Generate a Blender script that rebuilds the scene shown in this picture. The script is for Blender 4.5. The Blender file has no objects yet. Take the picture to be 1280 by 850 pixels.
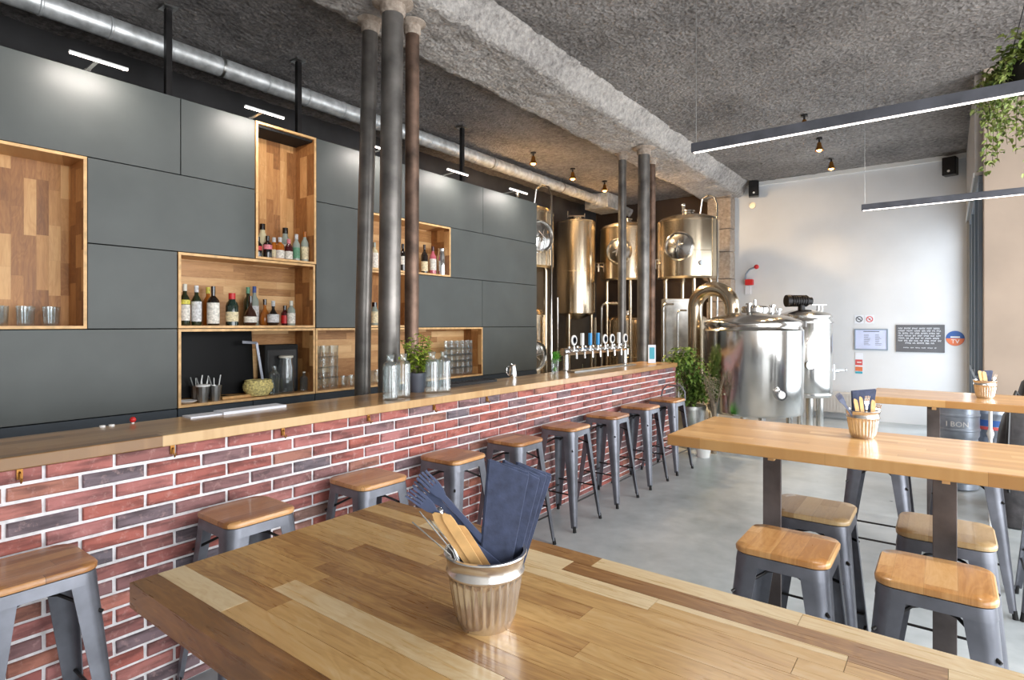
import bpy, math, random
from mathutils import Vector, noise, Matrix
random.seed(7)
S = bpy.context.scene
COL = S.collection
PI = math.pi
# ---------------------------------------------------------------- survey of the room (metres)
FPX, CX, VY, EYE = 721.0, 640.0, 405.5, 1.58
CC, SS = .7976, .6032
def ray(u, v):
    a = (u-CX)/FPX; b = (VY-v)/FPX
    return (-SS+CC*a, CC+SS*a, b)
def atX(u, v, x):
    r = ray(u, v); d = x/r[0]; return Vector((x, r[1]*d, EYE+r[2]*d))
def atY(u, v, y):
    r = ray(u, v); d = y/r[1]; return Vector((r[0]*d, y, EYE+r[2]*d))
def atZ(u, v, z):
    r = ray(u, v); d = (z-EYE)/r[2]; return Vector((r[0]*d, r[1]*d, z))
def atD(u, v, d):
    r = ray(u, v); return Vector((r[0]*d, r[1]*d, EYE+r[2]*d))
# ---------------------------------------------------------------- mesh builder
class MB:
    def __init__(s): s.v = []; s.f = []; s.m = []; s.cur = 0
    def add(s, vs, fs):
        n = len(s.v); s.v += [tuple(p) for p in vs]
        for f in fs: s.f.append([n+i for i in f]); s.m.append(s.cur)
        return s
    def box(s, x0, y0, z0, x1, y1, z1):
        x0, x1 = min(x0,x1), max(x0,x1); y0, y1 = min(y0,y1), max(y0,y1); z0, z1 = min(z0,z1), max(z0,z1)
        return s.add([(x0,y0,z0),(x1,y0,z0),(x1,y1,z0),(x0,y1,z0),(x0,y0,z1),(x1,y0,z1),(x1,y1,z1),(x0,y1,z1)],
            [(0,3,2,1),(4,5,6,7),(0,1,5,4),(1,2,6,5),(2,3,7,6),(3,0,4,7)])
    def obox(s, c, a, b, d):
        c, a, b, d = Vector(c), Vector(a), Vector(b), Vector(d)
        if a.cross(b).dot(d) < 0: a = -a
        P = [c+i*a+j*b+k*d for k in (-1,1) for i, j in ((-1,-1),(1,-1),(1,1),(-1,1))]
        return s.add(P, [(0,3,2,1),(4,5,6,7),(0,1,5,4),(1,2,6,5),(2,3,7,6),(3,0,4,7)])
    def bar(s, p, q, w, h, up=(0,0,1)):
        p, q = Vector(p), Vector(q); t = (q-p); L = t.length; t.normalize(); up = Vector(up)
        sd = t.cross(up)
        if sd.length < 1e-4: sd = t.cross(Vector((1,0,0)))
        sd.normalize(); u2 = sd.cross(t)
        return s.obox((p+q)/2, t*L/2, sd*w/2, u2*h/2)
    def tube(s, pts, r, n=10, caps=True):
        pts = [Vector(p) for p in pts]; N = len(pts)
        rs = r if isinstance(r, (list, tuple)) else [r]*N
        t0 = (pts[1]-pts[0]).normalized()
        ref = Vector((0,0,1)) if abs(t0.z) < .9 else Vector((1,0,0))
        nx = t0.cross(ref).normalized(); base = len(s.v); V = []; Fs = []
        for i, p in enumerate(pts):
            t = (pts[min(i+1,N-1)]-pts[max(i-1,0)]).normalized()
            nx = (nx - t*nx.dot(t)).normalized(); ny = t.cross(nx)
            for k in range(n):
                a = 2*PI*k/n; V.append(p+(nx*math.cos(a)+ny*math.sin(a))*rs[i])
        for i in range(N-1):
            for k in range(n):
                k2 = (k+1) % n; Fs.append((i*n+k, i*n+k2, (i+1)*n+k2, (i+1)*n+k))
        if caps: Fs.append(tuple(range(n-1,-1,-1))); Fs.append(tuple(range((N-1)*n, N*n)))
        return s.add(V, Fs)
    def cyl(s, p, q, r, n=16, r2=None, caps=True): return s.tube([p, q], [r, r if r2 is None else r2], n, caps)
    def lathe(s, prof, n=24, c=(0,0,0), axis='z', flute=None):
        V = []; Fs = []; M = len(prof)
        for i, (r, z) in enumerate(prof):
            for k in range(n):
                a = 2*PI*k/n; rr = max(r, 1e-4)
                if flute: rr = flute(rr, z, a)
                x, y = rr*math.cos(a), rr*math.sin(a)
                p = (x, y, z) if axis == 'z' else ((x, z, y) if axis == 'y' else (z, x, y))
                V.append((p[0]+c[0], p[1]+c[1], p[2]+c[2]))
        for i in range(M-1):
            for k in range(n):
                k2 = (k+1) % n
                q = (i*n+k, i*n+k2, (i+1)*n+k2, (i+1)*n+k)
                Fs.append(q if axis != 'y' else q[::-1])
        return s.add(V, Fs)
    def prism(s, poly, z0, z1):
        n = len(poly); V = [(x,y,z0) for x,y in poly]+[(x,y,z1) for x,y in poly]
        return s.add(V, [tuple(range(n-1,-1,-1)), tuple(range(n,2*n))]+[(i,(i+1)%n,n+(i+1)%n,n+i) for i in range(n)])
    def plate(s, pts, nrm, th):   # planar polygon in space, given thickness
        pts = [Vector(p) for p in pts]; nv = Vector(nrm).normalized()*th/2; n = len(pts)
        V = [p+nv for p in pts]+[p-nv for p in pts]
        return s.add(V, [tuple(range(n)), tuple(range(2*n-1,n-1,-1))]+[(i,n+i,n+(i+1)%n,(i+1)%n) for i in range(n)])
    def sphere(s, c, r, n=12, m=8, sq=1.0):
        prof = [(r*math.sin(PI*i/m), -r*sq*math.cos(PI*i/m)) for i in range(m+1)]
        return s.lathe(prof, n, c)
    def leaf(s, p, d, up, L, W, fold=.25, droop=.3):
        p, d, up = Vector(p), Vector(d).normalized(), Vector(up)
        sd = d.cross(up)
        if sd.length < 1e-3: sd = Vector((1,0,0))
        sd.normalize(); nv = sd.cross(d)
        m1 = p+d*L*.35; m2 = p+d*L*.72-nv*L*droop*.35; tip = p+d*L-nv*L*droop
        w1, w2 = W*.5, W*.38
        V = [p, m1+sd*w1+nv*W*fold, m1, m1-sd*w1+nv*W*fold, m2+sd*w2+nv*W*fold*.7, m2, m2-sd*w2+nv*W*fold*.7, tip]
        return s.add(V, [(0,2,1),(0,3,2),(1,2,5,4),(2,3,6,5),(4,5,7),(5,6,7)])
    def shift(s, o): s.v = [(x-o[0], y-o[1], z-o[2]) for x,y,z in s.v]; return s

def obj(name, mb, mat, parent=None, smooth=35, bevel=0, loc=None):
    me = bpy.data.meshes.new(name); me.from_pydata(mb.v, [], mb.f)
    mats = mat if isinstance(mat, (list, tuple)) else [mat]
    for m in mats: me.materials.append(m)
    if len(mats) > 1: me.polygons.foreach_set('material_index', mb.m)
    me.validate(); me.update()
    if smooth:
        me.polygons.foreach_set('use_smooth', [True]*len(me.polygons)); me.set_sharp_from_angle(angle=math.radians(smooth))
    o = bpy.data.objects.new(name, me); COL.objects.link(o)
    if parent: o.parent = parent
    if loc is not None: o.location = loc
    if bevel:
        b = o.modifiers.new('bevel', 'BEVEL'); b.width = bevel; b.segments = 2; b.limit_method = 'ANGLE'; b.angle_limit = math.radians(40)
    return o
def tag(o, label=None, cat=None, group=None, kind=None):
    if label: o['label'] = label
    if cat: o['category'] = cat
    if group: o['group'] = group
    if kind: o['kind'] = kind
    return o
def thing(name, label, cat, loc=(0,0,0), rotz=0, group=None):
    o = bpy.data.objects.new(name, None); COL.objects.link(o); o.empty_display_size = .05
    o.location = loc; o.rotation_euler = (0,0,rotz); return tag(o, label, cat, group)
def single(name, mb, mat, label, cat, group=None, org=None, **k):
    """a thing that is one mesh; mesh given in world metres, its origin moved to its base"""
    if org is None:
        xs = [v[0] for v in mb.v]; ys = [v[1] for v in mb.v]; zs = [v[2] for v in mb.v]
        org = ((min(xs)+max(xs))/2, (min(ys)+max(ys))/2, min(zs))
    mb.shift(org); return tag(obj(name, mb, mat, loc=org, **k), label, cat, group)
def struct(name, mb, mat, parent=None, **k):
    o = obj(name, mb, mat, parent, **k)
    if parent is None: o['kind'] = 'structure'
    return o
def dup(root, loc, rotz, label, group=None, scale=None):
    r = root.copy(); COL.objects.link(r); r.location = loc; r.rotation_euler = (0,0,rotz); r['label'] = label
    if scale: r.scale = scale
    if group: r['group'] = group
    for ch in list(root.children):
        c = ch.copy(); COL.objects.link(c); c.parent = r
        for g in list(ch.children):
            d = g.copy(); COL.objects.link(d); d.parent = c
    return r
def rsq(h, r, n=5, hy=None):
    hy = hy or h; P = []
    for cx, cy, a0 in ((h-r,hy-r,0),(-h+r,hy-r,90),(-h+r,-hy+r,180),(h-r,-hy+r,270)):
        for i in range(n+1):
            a = math.radians(a0+90*i/n); P.append((cx+r*math.cos(a), cy+r*math.sin(a)))
    return P
def rsq_loft(mb, levels, n=5, cap=True):
    """stack of rounded squares: (half, radius, z)"""
    V = []; m = 0
    for h, r, z in levels:
        P = rsq(h, r, n); m = len(P); V += [(x,y,z) for x,y in P]
    F = []
    for i in range(len(levels)-1):
        for k in range(m):
            k2 = (k+1) % m; F.append((i*m+k, i*m+k2, (i+1)*m+k2, (i+1)*m+k))
    if cap: F.append(tuple(range(m-1,-1,-1))); F.append(tuple(range((len(levels)-1)*m, len(levels)*m)))
    return mb.add(V, F)
# ---------------------------------------------------------------- materials
def new_mat(name):
    m = bpy.data.materials.new(name); m.use_nodes = True; nt = m.node_tree
    return m, nt, nt.nodes['Principled BSDF']
def N(nt, t, **k):
    n = nt.nodes.new(t)
    for a, b in k.items(): setattr(n, a, b)
    return n
def lin(c):
    return tuple((x/255/12.92 if x/255 <= .04045 else ((x/255+.055)/1.055)**2.4) for x in c)+(1,)
def ramp(nt, stops, interp='LINEAR'):
    r = N(nt, 'ShaderNodeValToRGB'); e = r.color_ramp.elements; r.color_ramp.interpolation = interp
    while len(e) < len(stops): e.new(.5)
    for i, (p, c) in enumerate(stops): e[i].position = p; e[i].color = lin(c)
    return r
def math_n(nt, op, a, b=None, c=None):
    n = N(nt, 'ShaderNodeMath', operation=op)
    for i, x in enumerate((a, b, c)):
        if x is None: continue
        if isinstance(x, (int, float)): n.inputs[i].default_value = x
        else: nt.links.new(x, n.inputs[i])
    return n.outputs[0]
def plain(name, rgb, rough=.5, metal=0, var=.0, scale=8, bump=0, spec=None, coat=0):
    m, nt, b = new_mat(name); b.inputs['Roughness'].default_value = rough; b.inputs['Metallic'].default_value = metal
    if spec is not None: b.inputs['Specular IOR Level'].default_value = spec
    if coat: b.inputs['Coat Weight'].default_value = coat; b.inputs['Coat Roughness'].default_value = .1
    tc = N(nt, 'ShaderNodeTexCoord'); no = N(nt, 'ShaderNodeTexNoise'); no.inputs['Scale'].default_value = scale; no.inputs['Detail'].default_value = 5
    nt.links.new(tc.outputs['Object'], no.inputs['Vector'])
    lo = tuple(max(0,x*(1-var)) for x in rgb); hi = tuple(min(255,x*(1+var)) for x in rgb)
    r = ramp(nt, [(.3, lo), (.7, hi)]); nt.links.new(no.outputs['Fac'], r.inputs['Fac']); nt.links.new(r.outputs['Color'], b.inputs['Base Color'])
    if bump:
        bp = N(nt, 'ShaderNodeBump'); bp.inputs['Strength'].default_value = bump; bp.inputs['Distance'].default_value = .01
        nt.links.new(no.outputs['Fac'], bp.inputs['Height']); nt.links.new(bp.outputs['Normal'], b.inputs['Normal'])
    return m
def emit(name, rgb, st):
    m, nt, b = new_mat(name); b.inputs['Base Color'].default_value = lin(rgb)
    b.inputs['Emission Color'].default_value = lin(rgb); b.inputs['Emission Strength'].default_value = st; return m
def glass(name, tint=(240,245,245), gl=.9, rough=.03, diff=0.0, dcol=(235,240,240)):
    m, nt, b = new_mat(name); nt.nodes.remove(b); out = nt.nodes['Material Output']
    tr = N(nt, 'ShaderNodeBsdfTransparent'); tr.inputs['Color'].default_value = lin(tint)
    g = N(nt, 'ShaderNodeBsdfGlossy'); g.inputs['Roughness'].default_value = rough
    lw = N(nt, 'ShaderNodeLayerWeight'); lw.inputs['Blend'].default_value = .35
    f = math_n(nt, 'MULTIPLY_ADD', lw.outputs['Facing'], gl*.6, .06)
    mx = N(nt, 'ShaderNodeMixShader'); nt.links.new(f, mx.inputs[0]); nt.links.new(tr.outputs[0], mx.inputs[1]); nt.links.new(g.outputs[0], mx.inputs[2])
    last = mx.outputs[0]
    if diff:
        d = N(nt, 'ShaderNodeBsdfDiffuse'); d.inputs['Color'].default_value = lin(dcol)
        m2 = N(nt, 'ShaderNodeMixShader'); m2.inputs[0].default_value = diff
        nt.links.new(last, m2.inputs[1]); nt.links.new(d.outputs[0], m2.inputs[2]); last = m2.outputs[0]
    nt.links.new(last, out.inputs['Surface']); return m
def wood(name, along, across, w, L, cols, rough=.35, off=(0,0,0), grain=1.0, perobj=False, coat=0.0, gap=.25):
    """butcher block: staves of width w, random lengths around L; along / across are 3-vectors in object space"""
    m, nt, b = new_mat(name); lk = nt.links.new
    b.inputs['Roughness'].default_value = rough
    if coat: b.inputs['Coat Weight'].default_value = coat; b.inputs['Coat Roughness'].default_value = .12
    tc = N(nt, 'ShaderNodeTexCoord'); src = tc.outputs['Object']
    oi = N(nt, 'ShaderNodeObjectInfo')
    def dot(v):
        d = N(nt, 'ShaderNodeVectorMath', operation='DOT_PRODUCT'); lk(src, d.inputs[0]); d.inputs[1].default_value = v; return d.outputs['Value']
    A = math_n(nt, 'ADD', dot(along), off[0]+50); B = math_n(nt, 'ADD', dot(across), off[1]+20)
    if perobj:
        A = math_n(nt, 'ADD', A, math_n(nt, 'MULTIPLY', oi.outputs['Random'], 7.0))
    row = math_n(nt, 'FLOOR', math_n(nt, 'DIVIDE', B, w))
    rk = row
    if perobj: rk = math_n(nt, 'ADD', row, math_n(nt, 'MULTIPLY', oi.outputs['Random'], 137.0))
    wn = N(nt, 'ShaderNodeTexWhiteNoise', noise_dimensions='1D'); lk(rk, wn.inputs['W'])
    wn2 = N(nt, 'ShaderNodeTexWhiteNoise', noise_dimensions='1D'); lk(math_n(nt, 'ADD', rk, 31.7), wn2.inputs['W'])
    Lr = math_n(nt, 'MULTIPLY_ADD', wn2.outputs['Value'], L*.9, L*.6)
    q = math_n(nt, 'ADD', math_n(nt, 'DIVIDE', A, Lr), math_n(nt, 'MULTIPLY', wn.outputs['Value'], 13.0))
    cell = math_n(nt, 'FLOOR', q)
    cx = N(nt, 'ShaderNodeCombineXYZ'); lk(rk, cx.inputs[0]); lk(cell, cx.inputs[1])
    w2 = N(nt, 'ShaderNodeTexWhiteNoise', noise_dimensions='2D'); lk(cx.outputs[0], w2.inputs['Vector'])
    val = w2.outputs['Value']
    # grain
    gv = N(nt, 'ShaderNodeCombineXYZ')
    lk(math_n(nt, 'MULTIPLY', A, 5.0), gv.inputs[0]); lk(math_n(nt, 'MULTIPLY', B, 60.0), gv.inputs[1]); lk(math_n(nt, 'MULTIPLY', val, 91.0), gv.inputs[2])
    g = N(nt, 'ShaderNodeTexNoise'); g.inputs['Scale'].default_value = 1.0; g.inputs['Detail'].default_value = 6; g.inputs['Roughness'].default_value = .65; g.inputs['Distortion'].default_value = .6
    lk(gv.outputs[0], g.inputs['Vector'])
    gv2 = N(nt, 'ShaderNodeCombineXYZ')
    lk(math_n(nt, 'MULTIPLY', A, 2.2), gv2.inputs[0]); lk(math_n(nt, 'MULTIPLY', B, 9.0), gv2.inputs[1]); lk(math_n(nt, 'MULTIPLY', val, 57.0), gv2.inputs[2])
    g2 = N(nt, 'ShaderNodeTexNoise'); g2.inputs['Scale'].default_value = 1.0; g2.inputs['Detail'].default_value = 3; g2.inputs['Distortion'].default_value = 1.5
    lk(gv2.outputs[0], g2.inputs['Vector'])
    wv = math_n(nt, 'SINE', math_n(nt, 'MULTIPLY', g2.outputs['Fac'], 60.0))
    t = math_n(nt, 'ADD', val, math_n(nt, 'MULTIPLY', math_n(nt, 'SUBTRACT', g.outputs['Fac'], .5), .75*grain))
    t = math_n(nt, 'ADD', t, math_n(nt, 'MULTIPLY', wv, .05*grain))
    n = len(cols); cr = ramp(nt, [(i/(n-1), c) for i, c in enumerate(cols)]); lk(t, cr.inputs['Fac'])
    # joints between staves
    fr = math_n(nt, 'FRACT', math_n(nt, 'DIVIDE', B, w)); e1 = math_n(nt, 'LESS_THAN', fr, .0011/w)
    fr2 = math_n(nt, 'FRACT', q); e2 = math_n(nt, 'LESS_THAN', fr2, .0014/L)
    ed = math_n(nt, 'MULTIPLY', math_n(nt, 'MAXIMUM', e1, e2), gap)
    mx = N(nt, 'ShaderNodeMix', data_type='RGBA'); lk(ed, mx.inputs['Factor']); lk(cr.outputs['Color'], mx.inputs[6]); mx.inputs[7].default_value = lin((70,45,22))
    lk(mx.outputs[2], b.inputs['Base Color'])
    bp = N(nt, 'ShaderNodeBump'); bp.inputs['Strength'].default_value = .12; bp.inputs['Distance'].default_value = .002
    lk(g.outputs['Fac'], bp.inputs['Height']); lk(bp.outputs['Normal'], b.inputs['Normal'])
    lk(math_n(nt, 'MULTIPLY_ADD', g.outputs['Fac'], .15, rough-.07), b.inputs['Roughness'])
    return m
OAK = [(182,132,76),(186,138,82),(192,144,88),(198,150,92),(206,160,102),(214,174,118)]
OAKF = [(138,88,36),(172,116,54),(196,142,78),(206,154,90),(214,168,104),(230,196,140)]
NICHE = [(128,82,42),(160,108,60),(184,132,78),(200,150,94),(216,170,114)]
M = {}
M['oak_table'] = wood('oak_table', (1,0,0), (0,1,0), .0665, .42, OAKF, rough=.3, perobj=True, coat=.25, gap=.3)
M['oak_long'] = wood('oak_long', (1,0,0), (0,1,0), .046, .45, OAK, rough=.3, perobj=True, coat=.25)
M['oak_bar'] = wood('oak_bar', (0,1,0), (1,0,.0), .075, .75, [(132,98,62),(158,118,76),(172,132,88),(184,146,100),(202,168,122)], rough=.3, coat=.3)
M['oak_v'] = wood('oak_v', (0,0,1), (.6,1,0), .062, .3, NICHE, rough=.5, off=(0,3,0))
M['oak_h'] = wood('oak_h', (.3,1,0), (0,0,1), .06, .4, [(150,104,58),(176,128,78),(192,144,92),(204,160,108),(220,180,128)], rough=.5, off=(1,.01,0))
M['oak_edge'] = plain('oak_edge', (222,178,122), .5, var=.1, scale=20)
M['seat_wood'] = wood('seat_wood', (0,1,0), (1,0,0), .066, .6, [(136,88,46),(166,114,66),(184,132,82),(204,154,100)], rough=.32, perobj=True, coat=.3, grain=1.2, gap=.8)
M['seat_gold'] = wood('seat_gold', (0,1,0), (1,0,0), .085, .9, [(172,118,64),(194,142,86),(206,158,102),(216,174,122)], rough=.3, perobj=True, coat=.3, grain=1.6, gap=.3)
M['seat_pale'] = wood('seat_pale', (0,1,0), (1,0,0), .07, .9, [(150,118,80),(176,144,100),(194,166,122)], rough=.35, perobj=True, coat=.2, grain=1.3, gap=.3)
M['gun'] = plain('gun', (112,114,122), .36, .6, var=.12, scale=9)
M['gun_dark'] = plain('gun_dark', (46,44,44), .4, .6, var=.2)
M['blacksteel'] = plain('blacksteel', (104,96,94), .45, .6, var=.25, scale=5)
M['iron'] = plain('iron', (116,112,108), .42, .7, var=.2, scale=5, bump=.15)
M['iron_rust'] = plain('iron_rust', (104,84,72), .5, .6, var=.35, scale=6, bump=.2)
M['brass'] = plain('brass', (150,104,52), .35, .9)
M['rubber'] = plain('rubber', (24,24,25), .8)
M['panel'] = plain('panel', (80,84,82), .5, var=.05, scale=3)
M['carcass'] = plain('carcass', (16,17,18), .8)
M['panel_low'] = plain('panel_low', (48,56,64), .45, var=.05)
M['dark_wall'] = plain('dark_wall', (52,51,52), .9, var=.2, scale=2)
M['galv'] = plain('galv', (206,208,208), .42, .55, var=.14, scale=12)
M['white_wall'] = plain('white_wall', (212,214,217), .85, var=.03, scale=1.2)
M['beige_wall'] = plain('beige_wall', (176,158,142), .85, var=.05, scale=1.5)
M['side_wall'] = plain('side_wall', (190,186,182), .9, var=.03)
M['white'] = plain('white', (226,226,224), .5)
M['black'] = plain('black', (14,14,15), .35)
M['screen'] = plain('screen', (4,4,5), .5, spec=.15)
M['steel'] = plain('steel', (206,204,200), .17, 1, var=.04, scale=2)
M['steel_b'] = plain('steel_b', (206,190,166), .2, 1, var=.06, scale=2)  # warm glow of the amber spots tinted into the steel colour
M['steel_rough'] = plain('steel_rough', (170,170,168), .35, 1, var=.1)
M['chrome'] = plain('chrome', (225,225,225), .08, 1)
M['bucket'] = plain('bucket', (224,221,216), .2, .88, var=.06, scale=25)
M['navy'] = plain('navy', (60,68,92), .85, var=.12, scale=60, bump=.15)
M['navy_plastic'] = plain('navy_plastic', (74,84,112), .4)
M['stick'] = plain('stick', (212,168,110), .6, var=.1, scale=30)
M['pot'] = plain('pot', (84,87,98), .5)
M['soil'] = plain('soil', (50,38,28), .95, var=.3, scale=60)
def leafmat(name, a, b2, sc=30):
    m, nt, b = new_mat(name); tc = N(nt,'ShaderNodeTexCoord'); no = N(nt,'ShaderNodeTexNoise'); no.inputs['Scale'].default_value = sc
    nt.links.new(tc.outputs['Object'], no.inputs['Vector']); r = ramp(nt, [(.35,a),(.65,b2)]); nt.links.new(no.outputs['Fac'], r.inputs['Fac'])
    nt.links.new(r.outputs['Color'], b.inputs['Base Color']); b.inputs['Roughness'].default_value = .45; return m
M['basil'] = leafmat('basil', (126,160,44), (206,222,96))
M['ivy'] = leafmat('ivy', (84,108,44), (158,170,92), 14)
M['ficus'] = leafmat('ficus', (70,106,40), (142,170,84), 14)
M['lime'] = leafmat('lime', (70,160,40), (110,200,70), 20)
M['stem'] = plain('stem', (92,84,56), .8)
M['bark'] = plain('bark', (124,112,96), .9, var=.25, scale=20)
M['led'] = emit('led', (255,246,236), 7.0)
M['led_soft'] = emit('led_soft', (255,236,226), 9.0)
M['bulb'] = emit('bulb', (255,190,100), 26.0)
M['glass'] = glass('glass', (246,250,250), .7, .03, .015)
M['glass_facet'] = glass('glass_facet', (247,250,250), .75, .05, .025)
M['pane'] = glass('pane', (235,244,246), .5, .01)
M['plastic_clear'] = glass('plastic_clear', (226,236,240), .8, .05, .2)
M['paper'] = plain('paper', (222,226,234), .7, var=.02)
M['paper_lilac'] = plain('paper_lilac', (196,204,232), .7, var=.03)
M['board'] = plain('board', (92,92,96), .6, var=.05)
M['ink'] = plain('ink', (70,72,80), .7)
M['red'] = plain('red', (196,36,38), .45)
M['red_soft'] = plain('red_soft', (206,88,88), .5)
M['blue'] = plain('blue', (52,92,160), .5)
M['tapblue'] = plain('tapblue', (50,140,200), .4)
M['teal'] = plain('teal', (60,160,180), .5)
M['orange'] = plain('orange', (214,116,76), .5)
M['frame_grey'] = plain('frame_grey', (138,152,168), .45, .2)
M['keg'] = plain('keg', (150,158,170), .4, .75, var=.15, scale=7)
M['leather'] = plain('leather', (44,42,44), .45, var=.4, scale=14, bump=.4)
M['grey_cloth'] = plain('grey_cloth', (96,94,96), .6, var=.3, scale=12, bump=.3)
M['cap_white'] = plain('cap_white', (214,210,196), .5)
M['basket'] = plain('basket', (214,192,128), .75, var=.25, scale=60, bump=.6)
for n, c in dict(b_green=(34,44,24), b_dark=(22,16,14), b_brown=(52,26,16), b_wine=(70,20,26), b_amber=(168,96,30), b_pink=(190,96,110), b_clear=(150,160,150), b_cream=(206,196,160), b_teal=(22,44,36), b_steel=(190,190,190)).items():
    M[n] = plain(n, c, .12, 1 if n == 'b_steel' else 0, coat=.6)
for n, c in dict(l_white=(214,210,200), l_cream=(214,200,164), l_yellow=(206,196,80), l_red=(190,60,60), l_pink=(214,130,140), l_blue=(60,80,140), l_silver=(200,200,200), l_green=(90,140,110)).items():
    M[n] = plain(n, c, .55, var=.16, scale=60)
# rough sprayed plaster of the ceiling
def plaster(name, lo, hi, bump=1.0):
    m, nt, b = new_mat(name); lk = nt.links.new; b.inputs['Roughness'].default_value = .95; b.inputs['Specular IOR Level'].default_value = .15
    tc = N(nt,'ShaderNodeTexCoord')
    n1 = N(nt,'ShaderNodeTexNoise'); n1.inputs['Scale'].default_value = 18; n1.inputs['Detail'].default_value = 9; n1.inputs['Roughness'].default_value = .72
    n2 = N(nt,'ShaderNodeTexNoise'); n2.inputs['Scale'].default_value = 1.1; n2.inputs['Detail'].default_value = 4
    n3 = N(nt,'ShaderNodeTexVoronoi'); n3.inputs['Scale'].default_value = 30
    for n in (n1,n2,n3): lk(tc.outputs['Object'], n.inputs['Vector'])
    f = math_n(nt,'ADD', math_n(nt,'MULTIPLY', n1.outputs['Fac'], .9), math_n(nt,'MULTIPLY', n2.outputs['Fac'], .45))
    f = math_n(nt,'SUBTRACT', f, .17)
    r = ramp(nt, [(.3, lo), (.7, hi)]); lk(f, r.inputs['Fac']); lk(r.outputs['Color'], b.inputs['Base Color'])
    h = math_n(nt,'ADD', n1.outputs['Fac'], math_n(nt,'MULTIPLY', n3.outputs['Distance'], .5))
    bp = N(nt,'ShaderNodeBump'); bp.inputs['Strength'].default_value = bump; bp.inputs['Distance'].default_value = .03
    lk(h, bp.inputs['Height']); lk(bp.outputs['Normal'], b.inputs['Normal']); return m
M['ceil'] = plaster('ceil', (92,89,88), (172,167,163), 1.3)
M['ceil_dark'] = plaster('ceil_dark', (88,85,85), (158,153,150))
M['beam'] = plaster('beam', (124,120,118), (212,206,200))
M['stone'] = plaster('stone', (132,118,106), (190,176,162), .5)
# polished concrete floor
m, nt, b = new_mat('concrete'); tc = N(nt,'ShaderNodeTexCoord'); lk = nt.links.new
n1 = N(nt,'ShaderNodeTexNoise'); n1.inputs['Scale'].default_value = .9; n1.inputs['Detail'].default_value = 7; n1.inputs['Roughness'].default_value = .6
n2 = N(nt,'ShaderNodeTexNoise'); n2.inputs['Scale'].default_value = 9; n2.inputs['Detail'].default_value = 6
lk(tc.outputs['Object'], n1.inputs['Vector']); lk(tc.outputs['Object'], n2.inputs['Vector'])
f = math_n(nt,'ADD', math_n(nt,'MULTIPLY', n1.outputs['Fac'], .75), math_n(nt,'MULTIPLY', n2.outputs['Fac'], .25))
r = ramp(nt, [(.35,(140,147,150)),(.5,(166,173,176)),(.65,(190,195,197))]); lk(f, r.inputs['Fac']); lk(r.outputs['Color'], b.inputs['Base Color'])
lk(math_n(nt,'MULTIPLY_ADD', n2.outputs['Fac'], .3, .2), b.inputs['Roughness']); M['concrete'] = m
# bricks: one random number per brick, stored on its faces
m, nt, b = new_mat('brick'); lk = nt.links.new; b.inputs['Roughness'].default_value = .75
at = N(nt,'ShaderNodeAttribute', attribute_name='rnd'); tc = N(nt,'ShaderNodeTexCoord')
r = ramp(nt, [(0,(104,98,106)),(.12,(130,104,108)),(.26,(142,92,88)),(.45,(158,92,86)),(.62,(170,96,84)),(.78,(172,114,112)),(.9,(180,112,92)),(1,(138,106,96))]); lk(at.outputs['Fac'], r.inputs['Fac'])
no = N(nt,'ShaderNodeTexNoise'); no.inputs['Scale'].default_value = 28; no.inputs['Detail'].default_value = 8; no.inputs['Roughness'].default_value = .7; lk(tc.outputs['Object'], no.inputs['Vector'])
mp = N(nt,'ShaderNodeMapping'); mp.inputs['Scale'].default_value = (8,6,30); lk(tc.outputs['Object'], mp.inputs['Vector'])
n2 = N(nt,'ShaderNodeTexNoise'); n2.inputs['Scale'].default_value = 1; n2.inputs['Detail'].default_value = 4; lk(mp.outputs[0], n2.inputs['Vector'])
r2 = ramp(nt, [(.36,(104,100,104)),(.56,(255,255,255))]); lk(n2.outputs['Fac'], r2.inputs['Fac'])
mx = N(nt,'ShaderNodeMix', data_type='RGBA', blend_type='MULTIPLY'); mx.inputs['Factor'].default_value = .6; lk(r.outputs['Color'], mx.inputs[6]); lk(r2.outputs['Color'], mx.inputs[7])
r3 = ramp(nt, [(.54,(0,0,0)),(.72,(170,170,170))]); lk(no.outputs['Fac'], r3.inputs['Fac'])
mx2 = N(nt,'ShaderNodeMix', data_type='RGBA'); lk(r3.outputs['Color'], mx2.inputs['Factor']); lk(mx.outputs[2], mx2.inputs[6]); mx2.inputs[7].default_value = lin((214,176,170))
lk(mx2.outputs[2], b.inputs['Base Color'])
bp = N(nt,'ShaderNodeBump'); bp.inputs['Strength'].default_value = .5; bp.inputs['Distance'].default_value = .004; lk(no.outputs['Fac'], bp.inputs['Height']); lk(bp.outputs['Normal'], b.inputs['Normal'])
M['brick'] = m
M['mortar'] = plain('mortar', (222,220,222), .9, var=.08, scale=30, bump=.3)

# ================================================================= SETTING
XR, YB, YF, XL = 3.2, -2.6, 11.1, -6.1
ZC, ZL = 4.17, 4.08
XW = .22        # storefront line
struct('floor', MB().box(XL-.1, YB-.1, -.1, XR+.1, YF+.1, 0), M['concrete'], smooth=0)
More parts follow.
